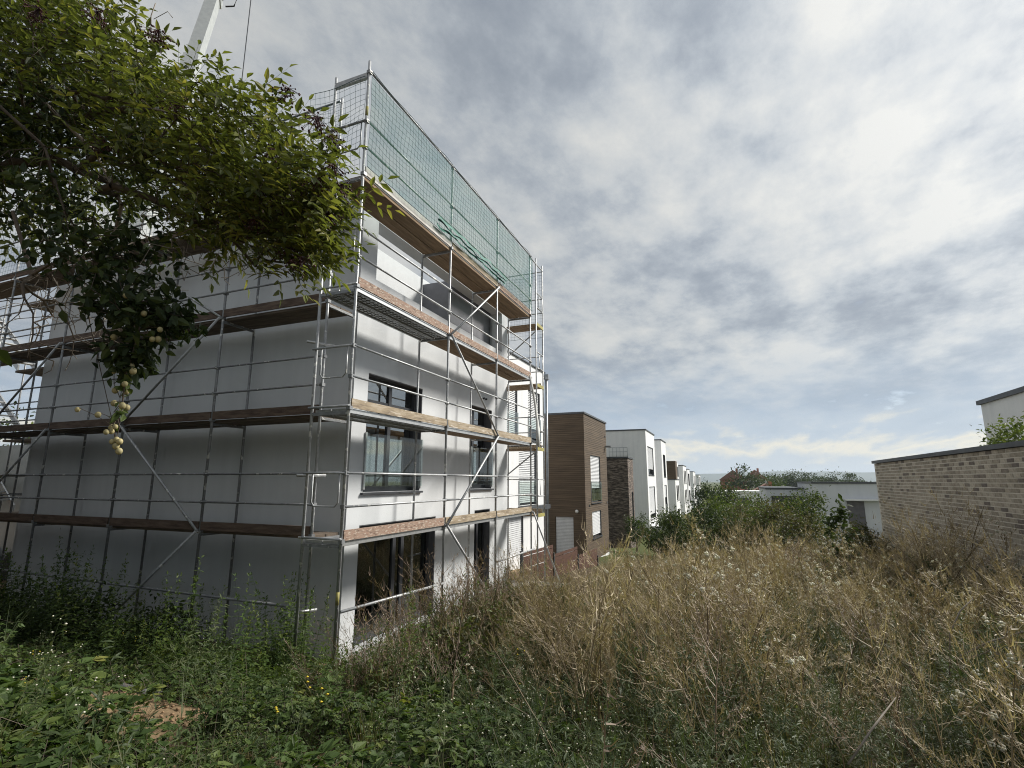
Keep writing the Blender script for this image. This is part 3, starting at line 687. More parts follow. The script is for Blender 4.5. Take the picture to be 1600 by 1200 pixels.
# ------------------------------------------------------------------ farther houses of the row
def row_house(label, x0, x1, y0, y1, zb, zt, mat, wins, name='house', extra=None, blindk=()):
    h = thing(name, label, 'house', ((x0 + x1) / 2, (y0 + y1) / 2, zb), 'row of flat-roofed houses down the slope')
    m = MB(); facade_y(m, x0, x1, y0, y0 + .3, zb, zt, [w[:4] for w in wins]); m.box((x0, y0 + .3, zb), (x0 + .3, y1, zt)); m.box((x1 - .3, y0 + .3, zb), (x1, y1, zt)); m.box((x0 + .3, y0 + 3, zb), (x1 - .3, y0 + 3.2, zt - .3))
    m.build('wall', mat, h)
    bx('roof', (x0 + .3, y0 + .3, zt - .4), (x1 - .3, y1, zt - .15), 'concrete', h)
    m = MB().box((x0 - .06, y0 - .06, zt), (x1 + .06, y0 + .36, zt + .12)); m.box((x0 - .06, y0 + .36, zt), (x0 + .36, y1, zt + .12)); m.build('coping', 'coping', h)
    for k, w in enumerate(wins):
        window_y(h, *w[:4], y0, .18, ((w[0] + w[1]) / 2,), None, w[4] if len(w) > 4 else None, True, .09, 'glass', w[2] + 1.0 if len(w) > 5 else None)
    return h
h = row_house('dark brown brick annex with flat roof between timber and white houses', 33.8, 36.2, 1.5, 6.0, -3, 4.75, 'dark_brick', [(35.2, 35.9, -1.0, 2.2)])
# reddish lit brick corner strip is the same masonry
HWB = row_house('tall white house with dark window bands beside the dark brick annex', 44.4, 51.0, 1.5, 8, -4, 7.85, 'white_render', [(45.3, 49.6, 3.6, 6.4, 4.2), (45.3, 49.6, -.6, 2.5, -.2), (45.3, 49.4, -3.4, -1.5)])
m = MB()
for i in range(6): m.tube((43.9, 3.2 + i * .35, 5.0), (43.9, 3.2 + i * .35, 6.2), .02, 5)
for j in range(4): m.tube((43.9, 3.2, 5.0 + j * .4), (43.9, 4.95, 5.0 + j * .4), .02, 5)
m.build('roof_trellis', 'zinc', HWB)
bx('canopy', (45.0, .4, -1.35), (50.0, 1.497, -1.15), 'white_render', HWB)
row_house('white house stepping forward just past the tall white house', 53.2, 58.0, 1.05, 8, -4, 7.5, 'white_render', [(54.6, 56.9, 3.5, 6.0), (54.6, 56.9, -.5, 2.6, 1.2, 1), (54.4, 57, -3.4, -1.4)])
hh = row_house('white house with a dark timber box storey on its roof corner', 72.5, 79.0, 1.4, 9, -5, 3.2, 'white_render', [(74.0, 76.0, .2, 2.4), (76.6, 78.2, .2, 2.4), (74.0, 77.5, -3.2, -1)])
m = MB().box((72.4, 1.25, 3.33), (75.0, 8, 5.9)); m.build('timber_box', 'timber_clad', hh)
m = MB().box((75.003, 1.4, 3.33), (79, 8, 5.7)); m.build('upper_storey', 'white_render', hh)
for xa in (75.6, 77.4): bx('window', (xa, 1.36, 3.7), (xa + 1.2, 1.397, 5.2), 'frame_grey', hh)
bx('terrace_slab', (70.5, -1.2, -2.6), (78.0, 1.2, -2.3), 'white_render', hh)
row_house('white house second beyond the dark timber box', 84.5, 92, 1.1, 9, -5, 5.55, 'white_render', [(86, 88, 2.6, 4.8), (89, 91, 2.6, 4.8), (86, 88, -.8, 1.6), (89, 91, -.8, 1.6)])
row_house('narrow white house set back behind its taller neighbour down the slope', 93, 99, .95, 9, -5, 5.1, 'white_render', [(94, 98, 2.2, 4.4), (94, 98, -1, 1.4)])
row_house('white house near the end of the row before the dark trees', 113, 122, 1.1, 9, -6, 5.0, 'white_render', [(115, 117, 2.2, 4.2), (118.5, 121, 2.2, 4.2), (115, 121, -1, 1.2)])
row_house('last small white house with dark upper windows beside the trees', 134, 143, .9, 9, -6, 4.5, 'white_render', [(136, 138.5, 1.9, 4.1), (139.5, 142, 1.9, 4.1), (136, 142, -1.5, .8)])

# ------------------------------------------------------------------ brick building on the right
BW = thing('brick_building', 'long low beige brick building with dark metal coping beside the weeds', 'building', (6, -11, 1))
YB = -9.8; BT = 3.60; XN, XF = -1.0, 13.55
m = MB().box((XN, YB - .24, .2), (XF - .003, YB - .0035, BT - .02)).box((XF - .24, YB - 5, .2), (XF - .004, YB - .24, BT - .02)); m.build('mortar_wall', 'mortar', BW)
bx('roof', (XN, YB - 5, BT - .3), (XF - .24, YB - .24, BT - .1), 'concrete', BW)
seg = [XN, 2.2, 5.2, 8.2, 11.2, XF + .06]
for a, b in zip(seg[:-1], seg[1:]): MB().box((a, YB - .32, BT), (b - .006, YB + .05, BT + .085)).build('coping', 'coping', BW)
BL, BH, CP = .25, .066, .0833
vari = []
for k in range(14):
    q = MB(); q.r = k / 13.0; q.box((0, 0, 0), (BL - .016, .013, BH)); vari.append(q.mesh('brick', 'brick'))
spots = []
row = 0; z = BT - CP + .006
while z > .9:
    x = XN + (row % 2) * BL / 2
    while x + BL <= XF + .001:
        spots.append((x, z)); x += BL
    z -= CP; row += 1
near = sorted([s for s in spots if s[0] > 2.2 and s[1] > 2.25], key=lambda s: s[0])[:300]; nset = set(near)
for x, z in near: put('brick', vari[min(13, int(14 * R.random()))], BW, None, (x + R.uniform(-.003, .003), YB - .013 + R.uniform(-.0015, .003), z))
q = MB()
for x, z in spots:
    if (x, z) in nset: continue
    q.r = R.random(); dy = R.uniform(-.0015, .003); q.box((x, YB - .013 + dy, z), (x + BL - .016, YB + dy, z + BH))
q.build('brick_courses', 'brick', BW, 'stuff')['label'] = 'remaining bricks of the same wall farther along'

HR = thing('house', 'tall pale rendered house rising behind the brick building', 'house', (14, -19, 0))
m = MB().box((4, -24, -1), (19.6, -15, 6.05)); m.build('wall', 'white_render', HR)
m = MB().box((3.9, -15.3, 6.053), (19.72, -14.9, 6.22)).box((19.3, -24, 6.053), (19.72, -15.3, 6.22)); m.build('coping', 'coping', HR)

HL = thing('bungalow', 'low white flat-roofed bungalow with a grey door beyond the bushes', 'house', (38, -12, -2))
plaster('grey_white', (.60, .62, .65), (.54, .56, .60))
m = MB().box((36, -20, -3), (44, -10.95, 2.88)); m.build('wall', 'grey_white', HL)
m = MB().box((40, -10.947, -3), (50, -8.3, 2.4)); m.build('side_wing', 'grey_white', HL)
bx('coping', (35.9, -20, 2.883), (44, -10.9, 3.0), 'coping', HL); bx('coping', (39.95, -10.9, 2.403), (50, -8.2, 2.55), 'coping', HL)
bx('window_band', (39.95, -10.7, 1.0), (39.997, -8.6, 1.9), 'frame_grey', HL)
bx('door', (35.94, -13.95, -.6), (35.997, -12.95, 1.7), 'grey_door', HL)
bx('door_canopy', (35.5, -14.9, 1.75), (35.997, -12.8, 1.85), 'white_render', HL)

# far village: houses with tiled gables
def gable(label, x, y, w, d, zb, ze, zr, wall):
    h = thing('village_house', label, 'house', (x, y, zb), 'village houses on the horizon')
    m = MB().box((x - d / 2, y - w / 2, zb), (x + d / 2, y + w / 2, ze)); m.build('wall', wall, h)
    m = MB(); e = .5
    p = [(x - d / 2 - e, y - w / 2 - e, ze + .01), (x + d / 2 + e, y - w / 2 - e, ze + .01), (x + d / 2 + e, y + w / 2 + e, ze + .01), (x - d / 2 - e, y + w / 2 + e, ze + .01), (x - d / 2 - e, y, zr), (x + d / 2 + e, y, zr)]
    i = [m.vert(q) for q in p]
    for f_ in ((0, 1, 5, 4), (2, 3, 4, 5), (0, 4, 3), (1, 2, 5), (0, 3, 2, 1)): m.face([i[k] for k in f_])
    rf = m.build('roof', 'roof_tile', h); bx('chimney', (x - .5, y - w * .2, ze), (x + .4, y - w * .2 + .9, zr + .8), 'far_brick', rf)
    for k in range(3): bx('window', (x - d / 2 - .06, y - w * .35 + k * w * .28, ze - 2.2), (x - d / 2 - .01, y - w * .35 + k * w * .28 + 1.2, ze - .8), 'frame_grey', h)
def farpt(px, dist):
    a = YAW - math.atan((px - 800) / 821.0); return CAM.x + dist * math.cos(a), CAM.y + dist * math.sin(a)
def far_house(label, px, dist, w, d, zt, zr, wall='white_render'):
    x, y = farpt(px, dist); gable(label, x, y, w, d, -6, zt, zr, wall)
far_house('red-roofed brick village house with the tallest ridge', 1146, 260, 11, 11, 3.6, 8.0, 'far_brick')
far_house('village house with a brown gable beside dark trees', 1180, 280, 10, 10, 3.8, 8.4)
far_house('small village house with a bright orange roof lower down', 1196, 190, 9, 9, -.6, 2.3)
far_house('brick village house with orange gable behind white flat roof', 1153, 120, 6, 7, -3.0, .6, 'far_brick')
x, y = farpt(1158, 105)
fh = thing('flat_roof_house', 'white flat-roofed house in front of the orange gable', 'house', (x, y, -5))
bx('wall', (x - 4, y - 5, -6), (x + 4, y + 5, 1.0), 'white_render', fh); bx('roof', (x - 4.3, y - 5.3, 1.003), (x + 4.3, y + 5.3, 1.35), 'white_render', fh)
for k in range(3): bx('window', (x - 4.06, y - 4 + k * 3, -1.6), (x - 4.01, y - 2.3 + k * 3, .2), 'frame_grey', fh)

# ------------------------------------------------------------------ mobile crane boom
CR = thing('mobile_crane', 'telescopic crane boom rising behind the house with hoist cable', 'crane', (4.5, 19.5, 0))
A = Vector((6.0, 18.0, 2.2)); B = Vector((13.96, 25.4, 36.3)); A = B + (Vector((11.86, 23.42, 28.58)) - Vector((13.96, 25.4, 35.94))).normalized() * 34.5
def boom(p, q, w0, w1, nm):
    d = (q - p).normalized(); a = d.cross(Vector((0, 0, 1))).normalized(); b = a.cross(d)
    pts = []
    for c, w in ((p, w0), (q, w1)): pts += [c - a * w - b * w * 1.25, c + a * w - b * w * 1.25, c + a * w + b * w * 1.25, c - a * w + b * w * 1.25]
    return MB().hexa(pts).build(nm, 'crane_paint', CR)
boom(A, A.lerp(B, .4), .46, .46, 'boom_section'); boom(A.lerp(B, .39), A.lerp(B, .75), .40, .40, 'boom_section'); boom(A.lerp(B, .74), B, .34, .34, 'boom_section')
boom(B - (B - A).normalized() * .5, B + (B - A).normalized() * .15, .42, .42, 'boom_collar')
TIP = B + Vector((1.6, -1.5, 1.6)); boom(B, TIP, .22, .14, 'boom_head')
MB().path([B + Vector((.5, -.5, -.6)), B + Vector((.9, -.8, -.3)), B + Vector((1.0, -.9, .5))], .05, 6).build('hose', 'black_rubber', CR)
MB().tube(TIP, (TIP.x, TIP.y, 10.5), .035, 5).build('hoist_cable', 'frame_grey', CR)
MB().ball((TIP.x, TIP.y, 10.2), .3, 8, 6, 1.4).build('hook_block', 'yellow_paint', CR)
MB().box((A.x - 1.4, A.y - 1.4, -.2), (A.x + 1.4, A.y + 1.4, max(A.z, 1.4))).build('turntable', 'crane_paint', CR)
for sx in (-1, 1):
    for sy in (-1.6, 0, 1.6): MB().path([(A.x + sx * 1.2, A.y + sy, .35), (A.x + sx * 1.6, A.y + sy, .35)], .55, 12).build('wheel', 'black_rubber', CR)

# ------------------------------------------------------------------ trees, bushes
def rdir():
    v = Vector((R.gauss(0, 1), R.gauss(0, 1), R.gauss(0, 1)))
    return v.normalized() if v.length > 1e-6 else Vector((0, 0, 1))
def bush(name, label, cat, base, c, rad, n, ls, mats, clumps=22, group=None, seed=0, trunk=.06, tight=.30):
    """tree or bush: trunk and limbs reaching leaf clumps spread unevenly through the crown"""
    R.seed(seed + 100)
    t = thing(name, label, cat, base, group); base = Vector(base); c = Vector(c); rad = Vector(rad)
    cs = []
    for k in range(clumps):
        d = rdir(); q = R.uniform(.35, 1.0) ** .6
        if d.z < -.5: d.z *= .4
        cs.append((c + Vector((d.x * rad.x, d.y * rad.y, d.z * rad.z)) * q * R.uniform(.75, 1.08), R.uniform(.6, 1.35)))
    m = MB(); top = base.lerp(c, .55)
    m.path([base - Vector((0, 0, .2)), base.lerp(top, .5) + Vector((R.uniform(-.1, .1), R.uniform(-.1, .1), 0)) * trunk * 8, top], [trunk, trunk * .8, trunk * .6], 7)
    for p, s in cs[::2]:
        mid = top.lerp(p, .5) + rdir() * rad.length * .07
        m.path([base.lerp(top, R.uniform(.5, 1)), mid, p], [trunk * .42, trunk * .25, trunk * .08], 5)
    m.build('trunk', 'bark', t)
    m = MB()
    av = (rad.x + rad.y + rad.z) / 3
    for k in range(n):
        p0, s = cs[R.randrange(len(cs))]
        p = p0 + Vector((R.gauss(0, 1) * rad.x, R.gauss(0, 1) * rad.y, R.gauss(0, .85) * rad.z)) * tight * s * .62
        m.r = min(1, max(0, R.gauss(.45, .22))); m.cur = 0 if len(mats) == 1 or R.random() < .8 else 1
        o = (p - c); o = o.normalized() if o.length > .01 else rdir()
        d = (o * .6 + rdir() * .9 + Vector((0, 0, -.15))); L = ls * R.uniform(.6, 1.3)
        m.leaf(p, d, (Vector((0, 0, 1)) + rdir() * .8), L, L * .5)
    m.build('crown', mats, t)
    return t
def gpt(x, y, dz=0): return (x, y, float(zg(x, y)) + dz)
def mid_bush(label, x, y, rx, ry, zt, n, ls, mats, seed, clumps=24, name='bush', cat='bush', tight=.3):
    b = gpt(x, y); h = zt - b[2]; return bush(name, label, cat, b, (x, y, b[2] + h * .55), (rx, ry, h * .5), n, ls, mats, clumps, 'bushes at the end of the weed field', seed, .05, tight)
mid_bush('dark green rounded bush standing nearest the white row houses', 16.5, -3.2, 1.5, 1.2, 1.75, 7500, .10, ['bush_leaf', 'dark_leaf'], 1)
mid_bush('broad dark bush with shadowed hollow beside the dry weeds', 15.0, -4.9, 1.5, 1.4, 2.05, 9000, .10, ['dark_leaf', 'bush_leaf'], 2)
mid_bush('bright green bush at the back of the bush row', 20.5, -6.0, 2.2, 1.8, 2.75, 8500, .12, ['bush_leaf_light', 'bush_leaf'], 3)
mid_bush('loose olive bush with dry upright shoots before the bungalow', 13.2, -6.6, 1.3, 1.3, 2.4, 9000, .085, ['bush_leaf_dry', 'bush_leaf_light'], 4)
mid_bush('sprawling olive-brown bush at the bungalow side of the row', 13.0, -7.7, 1.0, 1.1, 1.9, 4200, .08, ['bush_leaf_dry', 'bush_leaf'], 5)
mid_bush('grey-green bush before the bungalow door', 12.3, -9.0, .9, .7, 1.75, 4200, .08, ['bush_leaf_dry', 'bush_leaf'], 9)
mid_bush('tall green bush screening the bungalow wing', 22.5, -8.7, 1.7, 1.4, 2.35, 6000, .12, ['bush_leaf', 'bush_leaf_light'], 10)
mid_bush('low green bush under the tall white house', 26.0, -1.4, 1.8, 1.3, .9, 2600, .13, ['bush_leaf', 'bush_leaf_light'], 6)
mid_bush('reddish brown low bush behind the seed heads near the fence', 14.5, -2.3, 1.2, .7, .12, 2400, .07, ['bush_leaf_dry', 'bush_leaf'], 7)
mid_bush('small rounded green bush against the dark brick annex', 29.0, .3, 1.4, .9, .9, 2000, .12, ['bush_leaf', 'bush_leaf_light'], 8)
def px_tree(label, px, dist, ztop, w, n, ls, mats, seed, name='tree', zb=-5, group='trees in the valley', clumps=26):
    x, y = farpt(px, dist); h = ztop - zb
    return bush(name, label, 'tree', (x, y, zb), (x, y, zb + h * .6), (w, w, h * .42), n, ls, mats, clumps, group, seed, .02 * h, .33)
px_tree('tall dark tree at the end of the white row', 1109, 75, 2.6, 2.4, 2600, .34, ['bush_leaf', 'dark_leaf'], 11)
px_tree('dark tree with a bare leader beside the orange gable', 1133, 68, 2.2, 2.1, 2400, .30, ['bush_leaf', 'dark_leaf'], 12)
px_tree('light green garden tree before the flat-roofed white house', 1180, 52, 1.6, 2.4, 2400, .24, ['bush_leaf_light', 'bush_leaf'], 13)
px_tree('dark tree beside the bungalow wing', 1213, 62, 2.4, 2.3, 2400, .28, ['bush_leaf', 'dark_leaf'], 14)
px_tree('dark crown between the red-roofed village houses', 1163, 240, 8, 6, 900, 1.0, ['bush_leaf'], 15)
px_tree('dark crown just past the brown village gable', 1196, 260, 6.5, 8, 900, 1.1, ['bush_leaf'], 16)
for k, (px, d, zt, w) in enumerate([(1212, 330, 9.5, 14), (1232, 340, 9.5, 14), (1248, 330, 11.5, 12), (1264, 340, 9.0, 12), (1283, 350, 7.0, 14), (1302, 360, 6.0, 13), (1318, 330, 10.5, 11), (1338, 350, 6.5, 13), (1352, 360, 5.5, 12)]):
    px_tree('%s tree of the wooded belt on the horizon beyond the bungalow' % ('taller round' if zt > 9.2 else 'lower spreading'), px, d, zt - 2.6, w * .8, 2200, .85, ['bush_leaf'], 30 + k, group='trees of the horizon belt')
px_tree('yellowish green tree seen through the scaffold stairs', 5, 26, 5.6, 1.8, 2400, .16, ['bush_leaf_light', 'bush_leaf'], 41, zb=0, group=None)
# shrub growing above the brick building
bush('shrub', 'leafy green shrub showing above the brick building coping', 'shrub', (10.4, -12.4, .5), (10.4, -12.4, 3.6), (1.25, .8, .85), 2400, .11, ['bush_leaf_light', 'bush_leaf'], 22, None, 51, .05)
bush('shrub', 'thin dark shrub against the tall pale house behind the bricks', 'shrub', (6.2, -12.2, .5), (6.2, -12.2, 3.5), (.5, .5, .75), 300, .10, ['dark_leaf'], 10, None, 52, .03)

# ------------------------------------------------------------------ elder tree hanging in from the left
def cpt(px, py, dep):
    return CAM + (fw + rt2 * ((px - 800) / 806.9) + up2 * ((600 - py) / 806.9)) * dep
def grow(root_pts, targets, bias=.35):
    """join twig targets to the nearest growing point nearer the trunk; returns nodes and parents"""
    nodes = [Vector(p) for p in root_pts]; par = [-1] + list(range(len(root_pts) - 1))
    org = nodes[0]
    arr = [np.array(n[:]) for n in nodes]; dist = [0.0]
    for k in range(1, len(nodes)): dist.append(dist[-1] + (nodes[k] - nodes[k - 1]).length)
    for t in sorted(targets, key=lambda q: (q - org).length):
        A_ = np.array(arr); d = np.linalg.norm(A_ - np.array(t[:]), axis=1); k = int(np.argmin(d + bias * np.array(dist)))
        L = d[k]; a = nodes[k]
        if L > .30:
            mid = a.lerp(t, .5) + rdir() * L * .12 + Vector((0, 0, L * .10)); nodes.append(mid); arr.append(np.array(mid[:])); par.append(k); dist.append(dist[k] + L * .5); k = len(nodes) - 1
        nodes.append(t); arr.append(np.array(t[:])); par.append(k); dist.append(dist[k] + L)
    return nodes, par
def limbs(nodes, par, r0, rmin, mat, parent, name='branch', n=5):
    cnt = [1] * len(nodes)
    for k in range(len(nodes) - 1, 0, -1):
        if par[k] >= 0: cnt[par[k]] += cnt[k]
    tot = cnt[0]; m = MB()
    for k in range(1, len(nodes)):
        if par[k] < 0: continue
        ra = max(rmin, r0 * (cnt[par[k]] / tot) ** .5 * .9); rb = max(rmin * .8, r0 * (cnt[k] / tot) ** .5)
        m.path([nodes[par[k]], nodes[k]], [min(ra, rb * 1.6), rb], n if rb > .006 else 3, False)
    return m.build(name, mat, parent)
def in_lobes(lobes, n):
    out = []; ws = [l[5] for l in lobes]
    while len(out) < n:
        l = R.choices(lobes, ws)[0]; d = rdir() * (R.random() ** (1 / 2.4))
        c = cpt(l[0], l[1], l[2])
        out.append(c + rt2 * d.x * l[3] + fw * d.y * l[3] * 1.1 + up2 * d.z * l[4])
    return out
R.seed(5)
tb = cpt(-330, 700, 4.2); tb.z = float(zg(tb.x, tb.y)) - .1
ELD = thing('elder_tree', 'elder tree with glossy leaves and dark berry clusters reaching over the scaffold', 'tree', tb)
lob = [(30, 60, 3.5, .72, .55, 2.6), (140, 120, 3.2, .45, .42, 1.8), (270, 190, 3.0, .42, .34, 1.8), (385, 245, 2.9, .36, .32, 1.7), (470, 325, 2.8, .26, .30, 1.3), (370, 335, 2.9, .38, .26, 1.4), (440, 395, 2.8, .2, .13, .5), (240, 270, 3.1, .45, .28, 1.0), (40, 270, 3.5, .45, .45, 1.2)]
tips = in_lobes(lob, 960)
trunk_pts = [tb, tb.lerp(cpt(-260, 420, 4.0), .5) + Vector((.05, .1, 0)), cpt(-260, 420, 4.0), cpt(-230, 260, 3.9), cpt(-130, 120, 3.8), cpt(0, 90, 3.6)]
nodes, par = grow(trunk_pts, tips)
limbs(nodes, par, .05, .0028, 'bark', ELD, 'branch', 6)
m = MB(); tw = MB()
axis0 = cpt(60, 230, 3.4)
for p in tips:
    lf = R.uniform(.7, 1.25); sunlit_tint = min(.20, max(0, (p - axis0).dot(rt2) - .25) * .2)     # sunlight on the right side of the crown painted into leaf colour
    for q in range(3):
        b = p + rdir() * .09; o = (b - axis0); o.z *= .6; o.normalize()
        d = (o * .8 + rdir() * .75 + Vector((0, 0, R.uniform(-.25, .45)))).normalized(); L = R.uniform(.12, .2)
        ba = R.gauss(.40, .18) + sunlit_tint
        sd = d.cross(Vector((0, 0, 1)) + rdir() * .35).normalized(); nn = sd.cross(d)
        if nn.z < 0: nn = -nn
        tw.ribbon([b, b + d * L * .5, b + d * L], .003, sd)
        for j, (t, s) in enumerate(((.4, 1), (.4, -1), (.72, 1), (.72, -1), (1, 0))):
            m.r = min(1, max(0, ba + R.gauss(0, .1))); ld = (d * (.55 if s else 1) + sd * s * .8 + Vector((0, 0, -.15))).normalized()
            ll = R.uniform(.045, .075) * lf; m.leaf(b + d * L * t, ld, nn + rdir() * .25, ll, ll * .36, .18, .15)
m.build('crown', 'elder_leaf', ELD); tw.build('leaf_stalk', 'twig', ELD, 'stuff')
for k, (px, py) in enumerate([(495, 195), (515, 225), (450, 150), (425, 245), (405, 310), (520, 270), (500, 290), (470, 300), (440, 330), (395, 350), (150, 30), (60, 25), (280, 170), (512, 345), (535, 300), (450, 400), (160, 230), (470, 415), (245, 60)]):
    c = cpt(px, py, 2.62 + .15 * R.random()); m = MB()
    for j in range(46):
        q = Vector((R.gauss(0, .034), R.gauss(0, .034), R.gauss(0, .022))); m.octa(c + q, R.uniform(.0055, .008))
        m.path([c + Vector((0, 0, .05)), c + q], .0014, 3, False)
    m.build('berry_cluster', 'berry', ELD)
# bare dead twigs tangled below
dt_ = in_lobes([(300, 400, 2.9, .42, .22, 1), (180, 420, 3.0, .4, .3, 1.2), (100, 470, 3.0, .3, .3, .8), (180, 500, 2.8, .3, .2, .7)], 420)
nodes, par = grow([cpt(60, 150, 3.4), cpt(150, 240, 3.2), cpt(190, 320, 3.05)], dt_, .15); limbs(nodes, par, .012, .0022, 'dead_twig', ELD, 'dead_branch', 4)
m = MB()
m.path([cpt(236, 60, 3), cpt(236, 25, 3), cpt(243, 5, 3)], .003, 4); m.path([cpt(240, 30, 3), cpt(262, 18, 3), cpt(270, 28, 3)], .002, 4); m.build('bare_shoot', 'dead_twig', ELD)

# plum tree, dark small leaved, with pale fruit hanging
R.seed(9)
pb_ = cpt(-420, 800, 3.8); pb_.z = float(zg(pb_.x, pb_.y)) - .1
PL = thing('plum_tree', 'dark-leaved plum tree with pale yellow fruit hanging on drooping twigs', 'tree', pb_)
lobp = [(200, 470, 2.6, .24, .16, .9), (255, 500, 2.6, .16, .12, .6), (170, 400, 2.75, .3, .18, .9), (205, 560, 2.55, .08, .10, .5), (20, 200, 3.5, .45, .5, 3.2), (60, 60, 3.7, .6, .4, 2.4), (150, 190, 3.6, .5, .4, 2.0), (80, 330, 3.1, .4, .22, 1.0), (280, 300, 3.4, .5, .3, 1.6)]
tipp = in_lobes(lobp, 1150) + [cpt(185 + R.gauss(0, 8), 600 + 11 * k, 2.5) for k in range(9)]
nodes, par = grow([pb_, cpt(-330, 420, 3.6), cpt(-200, 150, 3.4), cpt(-40, 130, 3.1), cpt(70, 230, 2.9)], tipp); limbs(nodes, par, .016, .0024, 'bark', PL, 'branch', 6)
tipl = in_lobes([(70, 500, 2.7, .25, .3, 1)], 60)
nodes, par = grow([cpt(20, 330, 2.8), cpt(50, 430, 2.75)], tipl, .1); limbs(nodes, par, .012, .0024, 'twig', PL, 'bare_branch', 4)
m = MB()
for p in tipp[:1150]:
    for q in range(5):
        m.r = R.random(); L = R.uniform(.04, .075); m.leaf(p + rdir() * .06, rdir() + Vector((0, 0, -.4)), Vector((0, 0, 1)) + rdir(), L, L * .55)
m.build('crown', 'dark_leaf', PL)
ft = [cpt(228, 470, 2.55), cpt(214, 530, 2.52), cpt(196, 590, 2.5), cpt(190, 640, 2.5), cpt(176, 665, 2.5), cpt(183, 700, 2.5)]
ftm = MB().path(ft, [.005, .0045, .004, .0035, .003, .002], 5)
def nearest_on(p):
    best = None
    for a, b in zip(ft[:-1], ft[1:]):
        t = max(0, min(1, (p - a).dot(b - a) / (b - a).length_squared)); q = a.lerp(b, t)
        if best is None or (q - p).length < (best - p).length: best = q
    return best
for k, (px, py) in enumerate([(197, 462), (178, 527), (238, 530), (247, 530), (205, 572), (208, 580), (178, 580), (195, 600), (180, 610), (197, 612), (178, 630), (191, 634), (198, 637), (188, 645), (153, 648), (166, 675), (175, 668), (180, 667), (174, 674), (175, 690), (182, 687), (187, 690), (181, 697), (186, 705), (121, 640), (250, 515), (225, 490)]):
    pc = cpt(px, py, 2.5 + R.uniform(-.05, .05)); MB().ball(pc, .0145 * R.uniform(.8, 1.1), 8, 6, 1.1).build('plum', 'plum', PL)
    nq = nearest_on(pc)
    ftm.path([nq, nq.lerp(pc, .5) + Vector((0, 0, .012)), pc + Vector((0, 0, .012))], .0016, 3, False)

R.seed(77)
for k in range(70):      # small leaves along the hanging fruit twig
    q = ft[R.randrange(len(ft) - 1)].lerp(ft[R.randrange(len(ft) - 1)], R.random() * .3); L = R.uniform(.03, .06)
    ftm.cur = 1; ftm.r = R.random(); ftm.leaf(q + rdir() * .02, rdir() + Vector((0, 0, -.5)), Vector((0, 0, 1)) + rdir(), L, L * .5)
ftm.build('fruit_twig', ['twig', 'bush_leaf_light'], PL, 'stuff')

# unseen trees added past the left frame edge to shade the gable wall
for k, (lb, x, y, rx, h, mt) in enumerate([
        ('dense dark shade tree added beside the bank left of the gable wall', -5.2, 5.0, 2.3, 5.6, 'bush_leaf'),
        ('broad shade tree added farther along opposite the gable wall', -3.6, 10.6, 2.4, 5.4, 'bush_leaf'),
        ('shade tree added behind the elder at the plot edge', -8.6, 1.4, 2.6, 6.0, 'bush_leaf'),
        ('tall shade tree added past the rear corner of the plot', -1.7, 16.5, 2.4, 5.2, 'bush_leaf')]):
    b = gpt(x, y); bush('added_shade_tree', lb, 'tree', b, (x, y, b[2] + h * .5), (rx, rx, h * .5), 5200, .30, [mt, 'dark_leaf'], 34, 'unseen shade trees added left of the plot', 200 + k, .16, .34)

# ------------------------------------------------------------------ weeds: plant kinds, then each scattered over the bank
def mustard(seed, red=False):
    R.seed(seed); m = MB(); h = R.uniform(1.0, 1.35)
    lean = Vector((R.uniform(-.25, .25), R.uniform(-.25, .25), 0)); pts = [lean * (t * t) * h + Vector((0, 0, t * h)) for t in (0, .25, .5, .75, 1)]
    def at(t): k = min(3, int(t * 4)); return pts[k].lerp(pts[k + 1], t * 4 - k)
    m.r = R.random() * .5; m.path(pts, [.008, .007, .006, .0045, .003], 3, False)
    for b in range(R.randint(10, 15)):
        t = R.uniform(.3, 1.0); o = at(t); a = R.uniform(0, 6.28); L = R.uniform(.22, .5) * (1.25 - t * .6)
        d = Vector((math.cos(a), math.sin(a), R.uniform(.5, 1.3))).normalized(); e = o + d * L + Vector((0, 0, .05)); mid = o + d * L * .5 - Vector((0, 0, .02))
        m.r = R.random(); m.ribbon([o, mid, e], .0065)
        for p in range(R.randint(8, 12)):
            u = R.uniform(.25, 1.05); q = o.lerp(e, u); pd = (d * .5 + rdir() * .9 + Vector((0, 0, .35))).normalized(); pl = R.uniform(.04, .095)
            m.r = R.random(); m.ribbon([q, q + pd * pl * .5 - Vector((0, 0, .006)), q + pd * pl + Vector((0, 0, .02))], .0074, None, True)
    return m.mesh('dry_mustard', ['straw_red' if red else 'straw'])
def fleabane(seed, fl=True):
    R.seed(seed); m = MB(); 
    for st in range(R.randint(2, 4)):
        h = R.uniform(.55, .95); a = R.uniform(0, 6.28); d = Vector((math.cos(a) * .25, math.sin(a) * .25, 1)); o = Vector((R.gauss(0, .05), R.gauss(0, .05), 0))
        m.cur = 0; m.r = R.random(); m.ribbon([o, o + d * h * .5, o + d * h], .005)
        for k in range(26):
            t = R.uniform(.1, .95); m.cur = 0; m.r = R.random(); L = R.uniform(.045, .095) * (1.3 - t * .7); dd = rdir(); dd.z = abs(dd.z) * .6
            m.leaf(o + d * h * t, dd, Vector((0, 0, 1)), L, L * .24)
        for k in range(7):
            p = o + d * h * R.uniform(.8, 1.08) + Vector((R.gauss(0, .06), R.gauss(0, .06), R.uniform(0, .06)))
            m.cur = 1 if fl else 0; m.r = R.random(); m.octa(p, R.uniform(.003, .006), .8)
            m.cur = 0; m.ribbon([o + d * h * .78, p], .0025)
    return m.mesh('fleabane', ['herb_leaf', 'fluff'])
